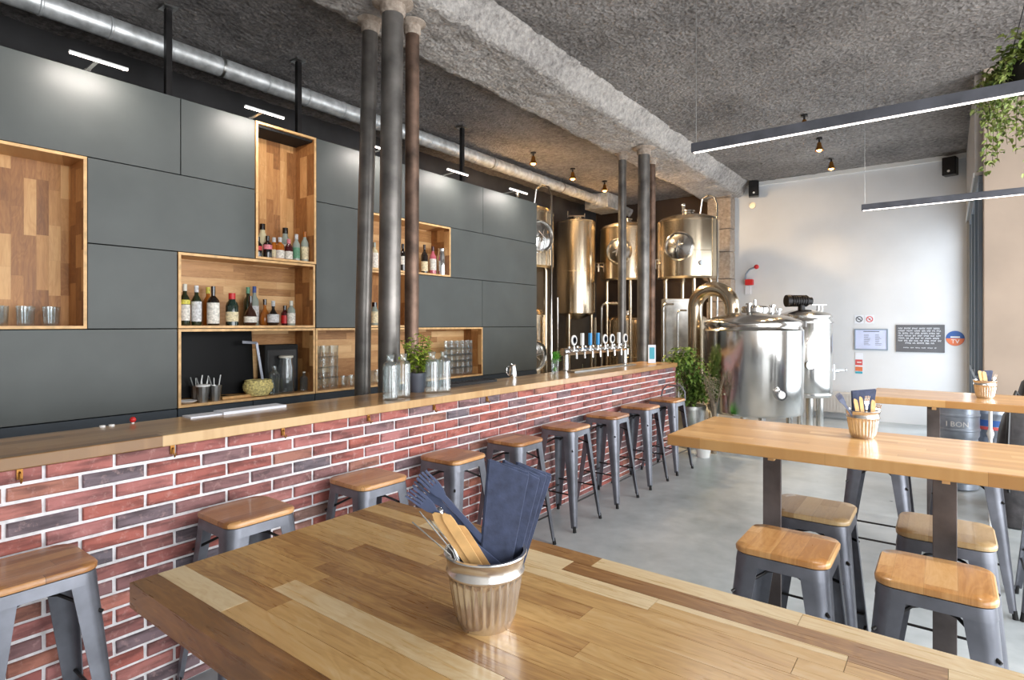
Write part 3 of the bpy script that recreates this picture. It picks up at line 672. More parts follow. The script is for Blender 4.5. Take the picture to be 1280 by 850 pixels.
# ================================================================= STOOLS
def make_stool(name, seatmat, label, backrest=False, group=None):
    t = thing(name, label, 'stool', (0,0,0), 0, group)
    s = MB(); rsq_loft(s, [(.150,.05,.745),(.157,.055,.749),(.158,.055,.762),(.153,.052,.769),(.12,.04,.770),(.05,.02,.768)], 6)
    obj('seat', s, M[seatmat], t, smooth=50)
    fr = MB(); rsq_loft(fr, [(.157,.052,.706),(.152,.05,.744),(.147,.047,.744),(.152,.049,.706),(.157,.052,.706)], 6, cap=False)
    rsq_loft(fr, [(.147,.047,.740),(.147,.047,.744)], 6)
    obj('frame', fr, M['gun'], t, smooth=50)
    Z = [.744,.70,.5,.3,.12,.03]
    for sx, sy in ((1,1),(-1,1),(-1,-1),(1,-1)):
        V = []; F = []; per = 0
        for z in Z:
            k = (.744-z)/.714; c = .152+.058*k; w = .088-.054*k
            r = min(.05-.034*k, w*.9); th = .0035; ring = []
            out = [(c, c-w)]+[(c-r+r*math.cos(a), c-r+r*math.sin(a)) for a in [PI/2*i/6 for i in range(7)]]+[(c-w, c)]
            inn = [(c-th, c-w)]+[(c-r+(r-th)*math.cos(a), c-r+(r-th)*math.sin(a)) for a in [PI/2*i/6 for i in range(7)]]+[(c-w, c-th)]
            ring = out+inn[::-1]; per = len(ring)
            V += [(x*sx, y*sy, z) for x, y in ring]
        for i in range(len(Z)-1):
            for k in range(per):
                k2 = (k+1) % per; q = (i*per+k, i*per+k2, (i+1)*per+k2, (i+1)*per+k); F.append(q if sx*sy < 0 else q[::-1])
        top = tuple(range(per)); F.append(top if sx*sy > 0 else top[::-1]); bt = tuple(range((len(Z)-1)*per, len(Z)*per)); F.append(bt[::-1] if sx*sy > 0 else bt)
        lg = obj('leg', MB().add(V, F), M['gun'], t, smooth=40)
        obj('foot', MB().tube([(sx*.198,sy*.198,.045),(sx*.203,sy*.203,.0)], [.012,.014], 10), M['rubber'], lg)
    for (ax, z) in (('x',.27),('y',.215)):
        for sg in (-1,1):
            c = .152+.058*(.744-z)/.714-.010
            c -= .004; p, q = ((-c, sg*c, z), (c, sg*c, z)) if ax == 'x' else ((sg*c, -c, z), (sg*c, c, z))
            obj('footrest', MB().tube([p, q], .006, 8), M['gun_dark'], t)
    c = .158
    for sg in (-1,1):
        obj('brace', MB().tube([(-c,-sg*c,.60),(-.06,-sg*.06,.665),(.06,sg*.06,.665),(c,sg*c,.60)], .006, 8), M['gun_dark'], t)
    if backrest:
        obj('backrest', MB().tube([(-.14,.15,.74),(-.13,.165,.84),(-.08,.175,.90),(.08,.175,.90),(.13,.165,.84),(.14,.15,.74)], .009, 8), M['gun'], t)
    return t
bar0 = make_stool('bar_stool', 'seat_wood', 'wood topped steel stool cut by the left edge of the picture')
bar0.location = (-2.462, .57, 0)
BL = ['stool beside the left corner of the nearest table, second along the bar','stool third from the left along the brick bar','stool just behind the forks, fourth along the bar',
 'stool just behind the dark napkins, fifth along the bar','stool sixth along the bar, first one right of the napkins','stool seventh along the bar with open floor before it','stool eighth along the bar, next to the last one']
for y, lb in zip((1.32,1.988,2.647,3.29,3.977,4.69,5.387), BL):
    dup(bar0, (-2.462, y, 0), random.uniform(-.02,.02), 'wood topped steel '+lb)
bar0.rotation_euler.z = .01
back = make_stool('bar_stool', 'seat_wood', 'last stool along the bar, with a low steel hoop back', True); back.location = (-2.45, 6.05, 0); back.rotation_euler.z = -.04
ts = make_stool('table_stool', 'seat_gold', 'golden seat stool at the middle table, front row, left one')
ts.location = (-.476, 2.335, 0)
dup(ts, (-.036, 2.335, 0), .0, 'golden seat stool at the middle table, nearest the right corner of the photo')
tp_ = make_stool('table_stool', 'seat_pale', 'pale seat stool tucked under the middle table, left one behind the leg'); tp_.location = (-.48, 2.86, 0)
dup(tp_, (-.011, 2.88, 0), .0, 'pale seat stool under the middle table, right one behind the flat leg')
for x, lb in ((-.35,'left of three'),(.085,'middle of three'),(.52,'rightmost')):
    dup(tp_, (x, 4.29, 0), .0, 'stool at the near side of the far table, '+lb)

# ================================================================= TABLES
def table(loc, L, W, mat, label, legs, ztop=1.08):
    t = thing('high_table', label, 'table', (loc[0], loc[1], 0))
    obj('tabletop', MB().box(-L/2,-W/2,ztop-.048,L/2,W/2,ztop), M[mat], t, smooth=0, bevel=.005)
    for x in legs:
        lg = obj('leg', MB().box(x-.036,-(W/2-.12)-.008,.01,x+.036,-(W/2-.12)+.008,ztop-.048), M['blacksteel'], t, smooth=0, bevel=.002)
        obj('bracket', MB().box(x-.008,-(W/2-.1)-.022,ztop-.074,x+.016,-(W/2-.1)+.012,ztop-.048), M['oak_edge'], lg, smooth=0)
        obj('foot_plate', MB().box(x-.036,-W/2+.1,0,x+.036,W/2-.1,.012), M['blacksteel'], t, smooth=0)
        obj('cross_rail', MB().box(x-.036,-W/2+.12,ztop-.06,x+.036,W/2-.12,ztop-.048), M['blacksteel'], t, smooth=0)
    return t
near = table((-.465,.772), 1.6, .656, 'oak_table', 'nearest oak block high table filling the foreground', (-.4,.4))
# its top is laid stave by stave
old = [c for c in near.children if c.name.startswith('tabletop')][0]; bpy.data.objects.remove(old)
ROWS = [ # (y0, y1, [(x_end, tone), ...]) tone 0 brown .. 1 cream
 (.444,.494,[(-.35,.12),(.2,.4),(.336,.2)]), (.494,.545,[(-1.01,.95),(-.45,.60),(.0,.5),(.336,.7)]), (.545,.596,[(-.95,.36),(-.3,.58),(.336,.5)]),
 (.596,.646,[(-1.02,.45),(-.5,.86),(-.1,.25),(.336,.5)]), (.646,.697,[(-.98,.5),(-.42,.36),(.1,.52),(.336,.3)]), (.697,.747,[(-1.04,.42),(-.62,.30),(-.05,.55),(.336,.5)]),
 (.747,.798,[(-.9,.38),(-.45,.45),(.2,.56),(.336,.4)]), (.798,.848,[(-1.06,.52),(-.7,.28),(-.12,.55),(.336,.6)]), (.848,.899,[(-.86,.60),(-.5,.42),(.05,.60),(.336,.5)]),
 (.899,.949,[(-.88,.62),(-.72,.34),(-.18,.55),(.336,.62)]), (.949,.983,[(-.86,.28),(-.42,.95),(-.12,.62),(.336,.5)]), (.983,1.0,[(-.86,.28),(-.42,.95),(-.12,.92),(.0,.26),(.336,.6)]),
 (1.0,1.05,[(-1.05,.62),(-.86,.92),(-.63,.96),(.0,.24),(.336,.8)]), (1.05,1.10,[(-.59,.24),(-.2,.93),(.1,.86),(.336,.8)])]
tb = MB(); tone = []; sid = []; k = 0
for y0, y1, cells in ROWS:
    x = -1.265
    for xe, tn in cells:
        e = .0004; tb.box(x+e, y0+e, 1.032, xe-e, y1-e, 1.08); tone += [tn]*6; sid += [k*.37]*6; k += 1; x = xe
tb.shift(near.location)
m, nt, b = new_mat('stave_top'); lk = nt.links.new; b.inputs['Coat Weight'].default_value = .25; b.inputs['Coat Roughness'].default_value = .12
tc = N(nt,'ShaderNodeTexCoord'); a1 = N(nt,'ShaderNodeAttribute', attribute_name='tone'); a2 = N(nt,'ShaderNodeAttribute', attribute_name='sid')
sx = N(nt,'ShaderNodeSeparateXYZ'); lk(tc.outputs['Object'], sx.inputs[0]); YZ = math_n(nt,'ADD', sx.outputs[1], math_n(nt,'MULTIPLY', sx.outputs[2], .8))
def nz(fx, fy, det, dist):
    c = N(nt,'ShaderNodeCombineXYZ'); lk(math_n(nt,'MULTIPLY', sx.outputs[0], fx), c.inputs[0]); lk(math_n(nt,'MULTIPLY', YZ, fy), c.inputs[1]); lk(math_n(nt,'MULTIPLY', a2.outputs['Fac'], 41.0), c.inputs[2])
    n = N(nt,'ShaderNodeTexNoise'); n.inputs['Scale'].default_value = 1; n.inputs['Detail'].default_value = det; n.inputs['Distortion'].default_value = dist; lk(c.outputs[0], n.inputs['Vector']); return n.outputs['Fac']
g1, g2, g3 = nz(7,95,6,.8), nz(3.2,13,3,1.6), nz(60,14,4,.5)
wv = math_n(nt,'SINE', math_n(nt,'MULTIPLY', g2, 55.0))
tt = math_n(nt,'ADD', a1.outputs['Fac'], math_n(nt,'MULTIPLY', math_n(nt,'SUBTRACT', g1, .5), .5))
tt = math_n(nt,'ADD', tt, math_n(nt,'MULTIPLY', wv, .045)); tt = math_n(nt,'ADD', tt, math_n(nt,'MULTIPLY', math_n(nt,'SUBTRACT', g2, .5), .35))
cr = ramp(nt, [(0,(120,80,42)),(.25,(154,108,62)),(.45,(190,146,90)),(.62,(210,168,108)),(.82,(220,188,138)),(1,(234,210,168))]); lk(tt, cr.inputs['Fac']); lk(cr.outputs['Color'], b.inputs['Base Color'])
lk(math_n(nt,'MULTIPLY_ADD', g1, .2, .2), b.inputs['Roughness'])
bp = N(nt,'ShaderNodeBump'); bp.inputs['Strength'].default_value = .15; bp.inputs['Distance'].default_value = .002; lk(g1, bp.inputs['Height']); lk(bp.outputs['Normal'], b.inputs['Normal'])
to = obj('tabletop', tb, m, near, smooth=0)
for nm_, vv in (('tone', tone), ('sid', sid)):
    at_ = to.data.attributes.new(nm_, 'FLOAT', 'FACE'); at_.data.foreach_set('value', vv)
table((-.31,2.845), 1.42, .655, 'oak_long', 'middle oak high table with four stools around it', (-.29,.30))
table((.29,5.05), 1.48, .66, 'oak_long', 'far oak high table in front of the beige wall', (-.37,.37))

# ================================================================= CUTLERY BUCKETS
RT = Vector((CC,SS,0)); TO = Vector((SS,-CC,0)); UP = Vector((0,0,1))
def bucket(c, label, H_=.122, r0=.047, r1=.067):
    t = thing('cutlery_bucket', label, 'bucket', c)
    def fl(r, z, a):
        k = max(0, min(1, (z-.012)/.008))*max(0, min(1, (H_*.68-z)/.008)); return r*(1+.035*k*math.cos(26*a))
    rr = lambda z: r0+(r1-r0)*z/H_
    prof = [(0,.002),(r0*.96,0),(r0,.005),(rr(.012),.012),(rr(.02),.02),(rr(.05),.05),(rr(H_*.62),H_*.62),(rr(H_*.7),H_*.7),(rr(H_*.72)+.004,H_*.72),(rr(H_*.76)+.004,H_*.76),(rr(H_*.79),H_*.79),(r1,H_-.004),(r1+.003,H_-.002),(r1+.002,H_),(r1-.003,H_),(rr(H_*.7)-.003,H_*.7),(r0-.003,.006),(0,.006)]
    obj('can', MB().lathe(prof, 156, flute=fl), M['bucket'], t, smooth=60)
    return t
def loc3(c, dx, dt, dz): return Vector(c)+RT*dx+TO*dt+UP*dz
def napkin(c, bx, tx, dt0, dt1, ztop, w, label, tilt=0., hdrop=.02, z0=.012):
    mb = MB(); bl = loc3(c, bx-w*.32, dt0, z0); br = loc3(c, bx+w*.32, dt0, z0)
    tl = loc3(c, tx-w/2, dt1, ztop); tr = loc3(c, tx+w/2, dt1-tilt, ztop-hdrop)
    nv = (br-bl).cross(tl-bl)
    # folded: two leaves with a soft fold line at the left
    for o_ in (-.0028, .0028):
        k = nv.normalized()*o_; mid_l = (bl+tl)/2; mid_r = (br+tr)/2
        mb.plate([bl+k, br+k, tr+k-UP*(.004 if o_ > 0 else 0), tl+k], nv, .0034)
    mb.cyl(bl, tl, .0035, 6)
    return single('napkin', mb, M['navy'], label, 'napkin', 'folded navy napkins', smooth=30, bevel=.0008)
def fork(c, b_, t_, label, mat='navy_plastic', wdir=None):
    b_, t_ = loc3(c, *b_), loc3(c, *t_); d = (t_-b_).normalized(); L = (t_-b_).length
    sd = (wdir or RT); sd = (sd-d*sd.dot(d)).normalized(); nv = sd.cross(d); mb = MB()
    hw = [(0,.0055),(.1,.006),(.6,.0045),(.74,.0045),(.79,.009),(.86,.0108)]
    Lp = [b_+d*L*k+sd*w_ for k, w_ in hw]; Rp = [b_+d*L*k-sd*w_ for k, w_ in hw]
    mb.plate(Rp+Lp[::-1], nv, .003)
    for k in range(4):
        o_ = (-.0088+.00587*k); p = b_+d*L*.85+sd*o_; q = b_+d*L*(1.0-.01*(k in (0,3)))+sd*o_*1.05+nv*.006
        mb.bar(p, (p+q)/2, .0038, .003, nv); mb.bar((p+q)/2, q, .003, .0025, nv)
    return single('fork', mb, M[mat], label, 'fork', 'forks in the nearest bucket' if mat == 'navy_plastic' else None, smooth=0)
def stick(c, b_, t_, w_, label, name='wooden_knife'):
    b_, t_ = loc3(c, *b_), loc3(c, *t_); d = (t_-b_).normalized(); sd = (RT-d*RT.dot(d)).normalized(); nv = sd.cross(d); L = (t_-b_).length
    pts = [b_-sd*w_*.4, b_+sd*w_*.4, b_+d*L*.6+sd*w_*.5, b_+d*L*.88+sd*w_*.5, b_+d*L*.95+sd*w_*.4, t_-sd*w_*.05, t_-sd*w_*.3, b_+d*L*.93-sd*w_*.5, b_+d*L*.6-sd*w_*.5]
    return single(name, MB().plate(pts, nv, .0022), M['stick'], label, 'cutlery', None, smooth=0)
B1 = (-.621,.747,1.08)
bucket(B1, 'ribbed metal bucket of cutlery on the nearest table')
napkin(B1, .006, .040, .006, .008, .275, .066, 'front folded navy napkin in the nearest bucket', hdrop=.022)
napkin(B1, .016, .062, -.010, -.016, .268, .060, 'second navy napkin, just behind the front one in the nearest bucket', hdrop=.028)
napkin(B1, .024, .080, -.024, -.036, .260, .050, 'third navy napkin from the front in the nearest bucket', hdrop=.02)
napkin(B1, .030, .094, -.036, -.054, .248, .042, 'rearmost navy napkin at the right in the nearest bucket', hdrop=.014)
fork(B1, (.036,.014,.088), (-.122,.034,.232), 'nearer navy plastic fork, leaning furthest left from the nearest bucket')
fork(B1, (.038,.004,.092), (-.106,.016,.256), 'upper navy plastic fork behind the other in the nearest bucket')
fork(B1, (.044,-.002,.080), (-.116,.002,.240), 'rear navy plastic fork mostly hidden by the other two')
stick(B1, (.008,.026,.065), (-.080,.036,.196), .018, 'pale wooden knife, left of the two tall ones in the nearest bucket')
stick(B1, (.014,.026,.065), (-.064,.044,.197), .016, 'pale wooden knife, right of the two tall ones in the nearest bucket')
stick(B1, (.026,.020,.065), (-.042,.026,.172), .015, 'shorter pale wooden knife under the forks in the nearest bucket')
for i, (bx, tx, tz, dt, lb) in enumerate(((-.03,-.118,.178,.03,'lowest thin steel skewer leaning left out of the nearest bucket'),(-.026,-.108,.192,.02,'upper thin steel skewer leaning left out of the nearest bucket'),(-.022,-.094,.176,.01,'short steel skewer close to the wooden knives'))):
    mb = MB().tube([loc3(B1,bx,dt,.03), loc3(B1,-.056+i*.004,dt,.124), loc3(B1,tx,dt,tz)], .0012, 6)
    single('skewer', mb, M['steel_rough'], lb, 'cutlery')
mb = MB().tube([loc3(B1,-.01,.02,.03), loc3(B1,-.07,.012,.17)], .002, 6)
q = loc3(B1,-.076,.012,.185); mb.sphere(q, .008, 10, 6, 1.5)
single('teaspoon', mb, M['chrome'], 'steel teaspoon standing beside the wooden knives in the nearest bucket', 'spoon')
B2 = (-.302,2.975,1.08)
bucket(B2, 'ribbed metal bucket of cutlery on the middle table')
napkin(B2, .0, .012, -.01, -.012, .205, .108, 'broad navy napkin in the bucket on the middle table', hdrop=-.008)
napkin(B2, .005, .022, -.024, -.026, .198, .095, 'rear navy napkin in the bucket on the middle table', hdrop=-.006)
stick(B2, (-.02,.03,.02), (-.052,.03,.175), .018, 'leftmost pale wooden knife in the bucket on the middle table')
stick(B2, (-.01,.034,.02), (-.03,.034,.185), .016, 'second pale wooden knife in the bucket on the middle table')
stick(B2, (.02,.034,.02), (.026,.034,.170), .02, 'right pale wooden knife in the bucket on the middle table')
f_ = fork(B2, (.0,.02,.02), (-.128,.02,.196), 'navy fork leaning left out of the bucket on the middle table'); f_['group'] = 'forks on the middle table'
f_ = fork(B2, (.002,.01,.02), (-.112,.008,.188), 'second navy fork behind the first in the middle table bucket'); f_['group'] = 'forks on the middle table'
f_ = fork(B2, (-.005,.03,.02), (-.004,.036,.19), 'steel fork standing upright in the middle table bucket', 'chrome'); f_['group'] = 'forks on the middle table'
f_ = fork(B2, (.03,.02,.02), (.058,.02,.150), 'steel fork at the right rim of the middle table bucket', 'chrome'); f_['group'] = 'forks on the middle table'
B3 = (.2,5.06,1.08)
bucket(B3, 'ribbed metal bucket of cutlery on the far table')
napkin(B3, .0, .02, -.012, -.014, .185, .085, 'navy napkin in the bucket on the far table', hdrop=-.002)
stick(B3, (-.02,.03,.02), (-.062,.03,.19), .028, 'leftmost pale wooden knife in the far table bucket')
stick(B3, (-.01,.034,.02), (-.036,.034,.185), .026, 'second pale wooden knife in the far table bucket')
f_ = fork(B3, (.01,.03,.02), (.04,.034,.165), 'steel fork in the far table bucket', 'chrome')

# ================================================================= THINGS ON THE BAR
ZT = 1.105
def carafe(x, y, label):
    t = thing('glass_carafe', label, 'carafe', (x,y,ZT)); h = .285; r = .046
    fl = lambda rr, z, a: rr*(1+(.04*math.cos(a*14)+.02*math.cos(z*260)) if .02 < z < .22 else 1)
    prof = [(0,0),(r*.95,0),(r,.008)]+[(r,.016+i*.0125) for i in range(17)]+[(r*.86,.232),(r*.5,.243),(r*.46,.262),(r*.62,h),(r*.56,h),(r*.4,.260),(r*.42,.245),(r*.8,.228),(r*.92,.21),(r*.92,.016),(0,.014)]
    obj('body', MB().lathe(prof, 56, flute=fl), M['glass_facet'], t, smooth=50)
    return t
carafe(-2.8, atX(488, 490, -2.8).y, 'faceted glass carafe, leftmost on the bar beside the column')
carafe(-2.84, atX(504, 490, -2.84).y, 'faceted glass carafe on the bar, touching the left of the herb pot')
carafe(-2.86, atX(540, 490, -2.86).y, 'faceted glass carafe just right of the herb pot')
carafe(-2.83, atX(555, 490, -2.83).y, 'faceted glass carafe, rightmost of the four on the bar')
t = thing('herb_pot', 'leafy green herb in a grey pot on the bar', 'plant', (-2.985, 2.84, ZT))
obj('pot', MB().lathe([(0,0),(.05,0),(.064,.115),(.068,.115),(.068,.135),(.06,.135),(.058,.12),(0,.118)], 32), M['pot'], t)
obj('soil', MB().lathe([(.0585,.119),(0,.121)], 24), M['soil'], t)
rnd = random.Random(5); lf = MB(); st = MB()
for i in range(34):
    a = rnd.uniform(0,2*PI); rr = rnd.uniform(0,.04); p0 = Vector((rr*math.cos(a), rr*math.sin(a), .12))
    tip = p0+Vector((math.cos(a)*rnd.uniform(.01,.09), math.sin(a)*rnd.uniform(.01,.09), rnd.uniform(.06,.29)))
    st.tube([p0,(p0+tip)/2+Vector((0,0,.01)),tip], .0015, 5)
    for k in range(9):
        q = p0.lerp(tip, .25+.75*k/8); b_ = rnd.uniform(0,2*PI)
        lf.leaf(q, (math.cos(b_),math.sin(b_),rnd.uniform(-.1,.6)), (0,0,1), rnd.uniform(.035,.06), rnd.uniform(.022,.034))
obj('foliage', lf, M['basil'], t, smooth=60); obj('stems', st, M['stem'], t)
t = thing('bar_tray', 'flat black drip tray on the bar right of the carafes', 'tray', (-3.06, 3.46, ZT))
obj('tray', MB().box(-.075,-.28,0,.075,.28,.012).box(-.075,-.28,.012,-.068,.28,.02).box(.068,-.28,.012,.075,.28,.02).box(-.068,-.28,.012,.068,-.273,.02).box(-.068,.273,.012,.068,.28,.02), M['black'], t, smooth=0)
g_ = MB()
for i in range(14): g_.box(-.066,-.262+i*.04,.012,.066,-.254+i*.04,.017)
obj('grille', g_, M['gun'], t, smooth=0)
t = thing('small_jug', 'small chrome jug with curved handle near the bar back edge', 'jug', (-3.09, 4.10, ZT))
obj('body', MB().lathe([(0,0),(.034,0),(.037,.02),(.03,.075),(.024,.1),(.028,.118),(.024,.118),(.02,.1),(0,.09)], 24), M['chrome'], t)
obj('handle', MB().tube([(-.02,-.024,.1),(-.03,-.05,.095),(-.03,-.055,.05),(-.02,-.034,.025)], .005, 8), M['chrome'], t)
t = thing('glass_vase', 'green sprig standing in a slim glass near the beer taps', 'plant', (-3.02, 4.68, ZT))
obj('glass', MB().lathe([(0,0),(.032,0),(.04,.14),(.037,.14),(.029,.008),(0,.008)], 24), M['glass_facet'], t)
lf = MB(); rnd = random.Random(8)
for i in range(70):
    a = rnd.uniform(0,2*PI); q = Vector((rnd.uniform(-.03,.03), rnd.uniform(-.03,.03), rnd.uniform(.1,.2)))
    if i < 14: q.z = rnd.uniform(.02,.1); q.x *= .5; q.y *= .5
    lf.leaf(q, (math.cos(a),math.sin(a),rnd.uniform(.1,1.2)), (0,0,1), .05 if i >= 14 else .03, .02)
obj('foliage', lf, M['lime'], t, smooth=60)
# menu card at the end
t = thing('menu_stand', 'small pale blue card standing near the far end of the bar', 'card', (-2.83, 6.52, ZT))
obj('card', MB().obox((0,0,.115), RT*.045, TO*.004, (0,0,.115)), M['paper'], t, smooth=0)
obj('blue_print', MB().obox((TO*.0048)+Vector((0,0,.13)), RT*.03, TO*.0006, (0,0,.07)), M['teal'], t, smooth=0)
obj('base', MB().obox((0,0,.006), RT*.05, TO*.03, (0,0,.006)), M['stick'], t, smooth=0)
single('paper_stack', MB().box(-3.14,1.50,ZT,-3.03,1.86,ZT+.014).box(-3.135,1.34,ZT,-3.04,1.51,ZT+.008), M['paper'], 'white papers lying on the back edge of the bar at left', 'paper', smooth=0)
t = thing('bottle_stopper', 'small red stopper on the back edge of the bar at far left', 'stopper', (-3.12, 1.11, ZT))
obj('knob', MB().sphere((0,0,.018),.014,12,8), M['red'], t); obj('stem', MB().cyl((0,0,0),(0,0,.012),.006,10), M['white'], t)
single('white_stopper', MB().lathe([(0,0),(.012,0),(.012,.008),(0,.01)],14,(-3.12,.985,ZT)), M['white'], 'tiny white stopper on the bar back edge, left of two', 'stopper')
single('white_stopper', MB().lathe([(0,0),(.012,0),(.012,.008),(0,.01)],14,(-3.115,1.02,ZT)), M['white'], 'tiny white stopper on the bar back edge, nearer the red one', 'stopper')
# beer tap rail
t = thing('beer_tap_rail', 'chrome beer tap rail with round badges on the bar', 'beer tap', (-3.06, 5.6, ZT))
obj('rail', MB().cyl((0,-.72,.2),(0,.72,.2),.038,24), M['chrome'], t)
for y in (-.66,.66):
    obj('post', MB().lathe([(0,0),(.055,0),(.055,.012),(.028,.02),(.026,.17)], 24, (0,y,0)), M['chrome'], t)
specs = [('white',1),('white',0),('tapblue',0),('tapblue',0),('white',1),('white',1),('white',0),('white',1)]
for i, (mn, rd) in enumerate(specs):
    y = -.6+i*.165
    tp2 = obj('tap', MB().tube([(.03,y,.2),(.075,y,.2),(.088,y,.19),(.09,y,.13)], .01, 10).cyl((.06,y,.2),(.06,y,.25),.012,12).cyl((-.0,y,.235),(.0,y,.25),.014,12), M['chrome'], t)
    if rd: h_ = MB().lathe([(0,-.008),(.05,-.008),(.054,0),(.05,.008),(0,.008)], 24, (0,0,0), 'x'); h_.shift((-.06,-y,-.315)); h_.cyl((.06,y,.25),(.06,y,.28),.006,8)
    else: h_ = MB().box(.048,y-.02,.26,.072,y+.02,.385).cyl((.06,y,.24),(.06,y,.262),.007,8)
    obj('handle', h_, M[mn], tp2, bevel=.002)
    if rd: obj('badge', MB().lathe([(0,0),(.036,0),(.036,.001),(.024,.0012),(.024,.0),(0,.0)],20,(.0685,y,.315),'x'), M['ink'], tp2)
obj('drain_tray', MB().box(.02,-.7,.0,.13,.7,.012), M['steel_rough'], t, smooth=0)

# ================================================================= BREWERY
def hatch(parent, rt, ang, z, R=.215, mat='steel'):
    """round manway on the wall of a tank of radius rt, facing angle ang"""
    c, s_ = math.cos(ang), math.sin(ang); o = Vector((c*(rt-.03), s_*(rt-.03), z)); n_ = Vector((c,s_,0)); t_ = Vector((-s_,c,0))
    mb = MB(); prof = [(R*1.08,0),(R*1.08,.055),(R*.98,.075),(R*.95,.05),(R*.6,.075),(0,.085)]
    V = []; F = []; k = 28
    for r, h in prof:
        for i in range(k):
            a = 2*PI*i/k; V.append(o+n_*h+t_*(max(r,.001)*math.cos(a))+UP*(max(r,.001)*math.sin(a)))
    for j in range(len(prof)-1):
        for i in range(k): F.append((j*k+i, j*k+(i+1)%k, (j+1)*k+(i+1)%k, (j+1)*k+i))
    mb.add(V, F); h = obj('hatch', mb, M[mat], parent)
    w_ = MB(); cc = o+n_*.12
    for i in range(3):
        a = PI*i/3+.3; d = t_*math.cos(a)+UP*math.sin(a); w_.cyl(cc-d*R*.42, cc+d*R*.42, .011, 8)
    w_.cyl(o+n_*.06, cc, .018, 10)
    obj('handwheel', w_, M['chrome'], h)
def tank(x, y, r, z0, z1, label, mat='steel_b', legs=4, legr=.03, dome=.12, cone=0, hatch_ang=None, pipes=True, name='fermentation_tank', legR=.75, sight=True, top='dome'):
    t = thing(name, label, 'tank', (x,y,0))
    prof = []
    if cone: prof += [(.03,z0-cone),(r*.35,z0-cone*.8),(r,z0)]
    else: prof += [(0,z0-.05),(r*.6,z0-.04),(r*.93,z0-.012),(r,z0+.02)]
    zm = z0+(z1-z0)*.45
    prof += [(r,zm-.004),(r+.003,zm),(r,zm+.004),(r,z1-.03),(r+.006,z1-.024),(r+.006,z1-.004),(r*.985,z1)]
    prof += [(r*.9,z1+dome*.4),(r*.6,z1+dome*.82),(r*.25,z1+dome),(0,z1+dome)]
    obj('shell', MB().lathe(prof, 64), M[mat], t, smooth=30)
    for i in range(legs):
        a = 2*PI*i/legs+.6; lx, ly = legR*r*math.cos(a), legR*r*math.sin(a)
        obj('leg', MB().cyl((lx,ly,0),(lx,ly,z0+.03),legr,14).cyl((lx,ly,0),(lx,ly,.02),legr*1.8,14), M[mat], t)
    obj('neck', MB().lathe([(.09,z1+dome-.03),(.09,z1+dome+.04),(.11,z1+dome+.05),(.11,z1+dome+.07),(0,z1+dome+.08)], 24), M['steel'], t)
    cam = math.atan2(-y, -x)
    if hatch_ang is not None: hatch(t, r, cam+hatch_ang, z0+(z1-z0)*.52)
    if sight and hatch_ang is not None:
        a = cam+.42; c, s_ = math.cos(a), math.sin(a)
        obj('sight_port', MB().tube([(c*(r-.02),s_*(r-.02),z0+.22),(c*(r+.03),s_*(r+.03),z0+.22)], .045, 18), M['chrome'], t)
    if pipes:
        a = cam+.95; c, s_ = math.cos(a)*(r+.05), math.sin(a)*(r+.05)
        obj('spray_pipe', MB().tube([(c,s_,.5),(c,s_,z1+.22),(c*.9,s_*.9,z1+.34),(c*.72,s_*.72,z1+.38),(c*.5,s_*.5,z1+.34),(c*.42,s_*.42,z1+dome-.02)], .016, 10), M['steel'], t)
        c2, s2 = math.cos(cam-.3)*r*.5, math.sin(cam-.3)*r*.5
        obj('valve', MB().cyl((c2,s2,z1+dome*.7),(c2,s2,z1+dome+.1),.022,12).sphere((c2,s2,z1+dome+.12),.034,12,8), M['chrome'], t)
        c3, s3 = math.cos(cam-1.2)*r, math.sin(cam-1.2)*r
        obj('sample_tap', MB().cyl((c3*.97,s3*.97,z0+.25),(c3*1.2,s3*1.2,z0+.25),.014,10).cyl((c3*1.12,s3*1.12,z0+.16),(c3*1.12,s3*1.12,z0+.3),.02,10).bar((c3*1.12-.08,s3*1.12,z0+.31),(c3*1.12+.08,s3*1.12,z0+.31),.015,.012), M['chrome'], t)
    return t
T4 = atD(860,300,9.55); T3 = atD(784,300,10.6); T2 = atD(720,300,10.4); T1 = atD(652,300,8.5)
tank(T4.x, T4.y, .49, 2.33, 3.27, 'upper steel tank with round hatch nearest the stone pilaster', hatch_ang=-.28)
tank(T3.x, T3.y, .49, 2.38, 3.32, 'upper steel tank with round hatch behind the far iron columns', hatch_ang=-.3)
tank(T2.x, T2.y, .345, 1.78, 3.42, 'tall slim cylindrical steel tank beside the cabinet end', legs=3, cone=.12, dome=.02, pipes=False, legR=.8)
tank(T1.x, T1.y, .47, 2.40, 3.20, 'upper steel tank mostly hidden by the right end of the cabinet', hatch_ang=.55)
tank(T4.x-.02, T4.y+.02, .33, .45, 1.66, 'lower steel tank under the hatch tank near the pilaster', legs=3, dome=.1, pipes=False, legR=.7)
tank(T3.x, T3.y, .33, .45, 1.66, 'lower steel tank under the one behind the far columns', legs=3, dome=.1, pipes=False, legR=.7)
tank(T1.x, T1.y, .33, .5, 1.72, 'lower steel tank showing below the one by the cabinet end', legs=3, dome=.16, pipes=False, hatch_ang=.5, legR=.7, sight=False)
# clamp handle frame on the slim tank
t = thing('tank_clamp', 'pale clamp bar across the neck of the slim tank', 'clamp', (T2.x, T2.y, 3.52))
obj('bar', MB().obox((0,0,.012), RT*.15, TO*.012, (0,0,.012)).cyl(RT*.15+UP*-.02, RT*.15+UP*.06, .013, 8).cyl(RT*-.15+UP*-.02, RT*-.15+UP*.1, .013, 8), M['chrome'], t)
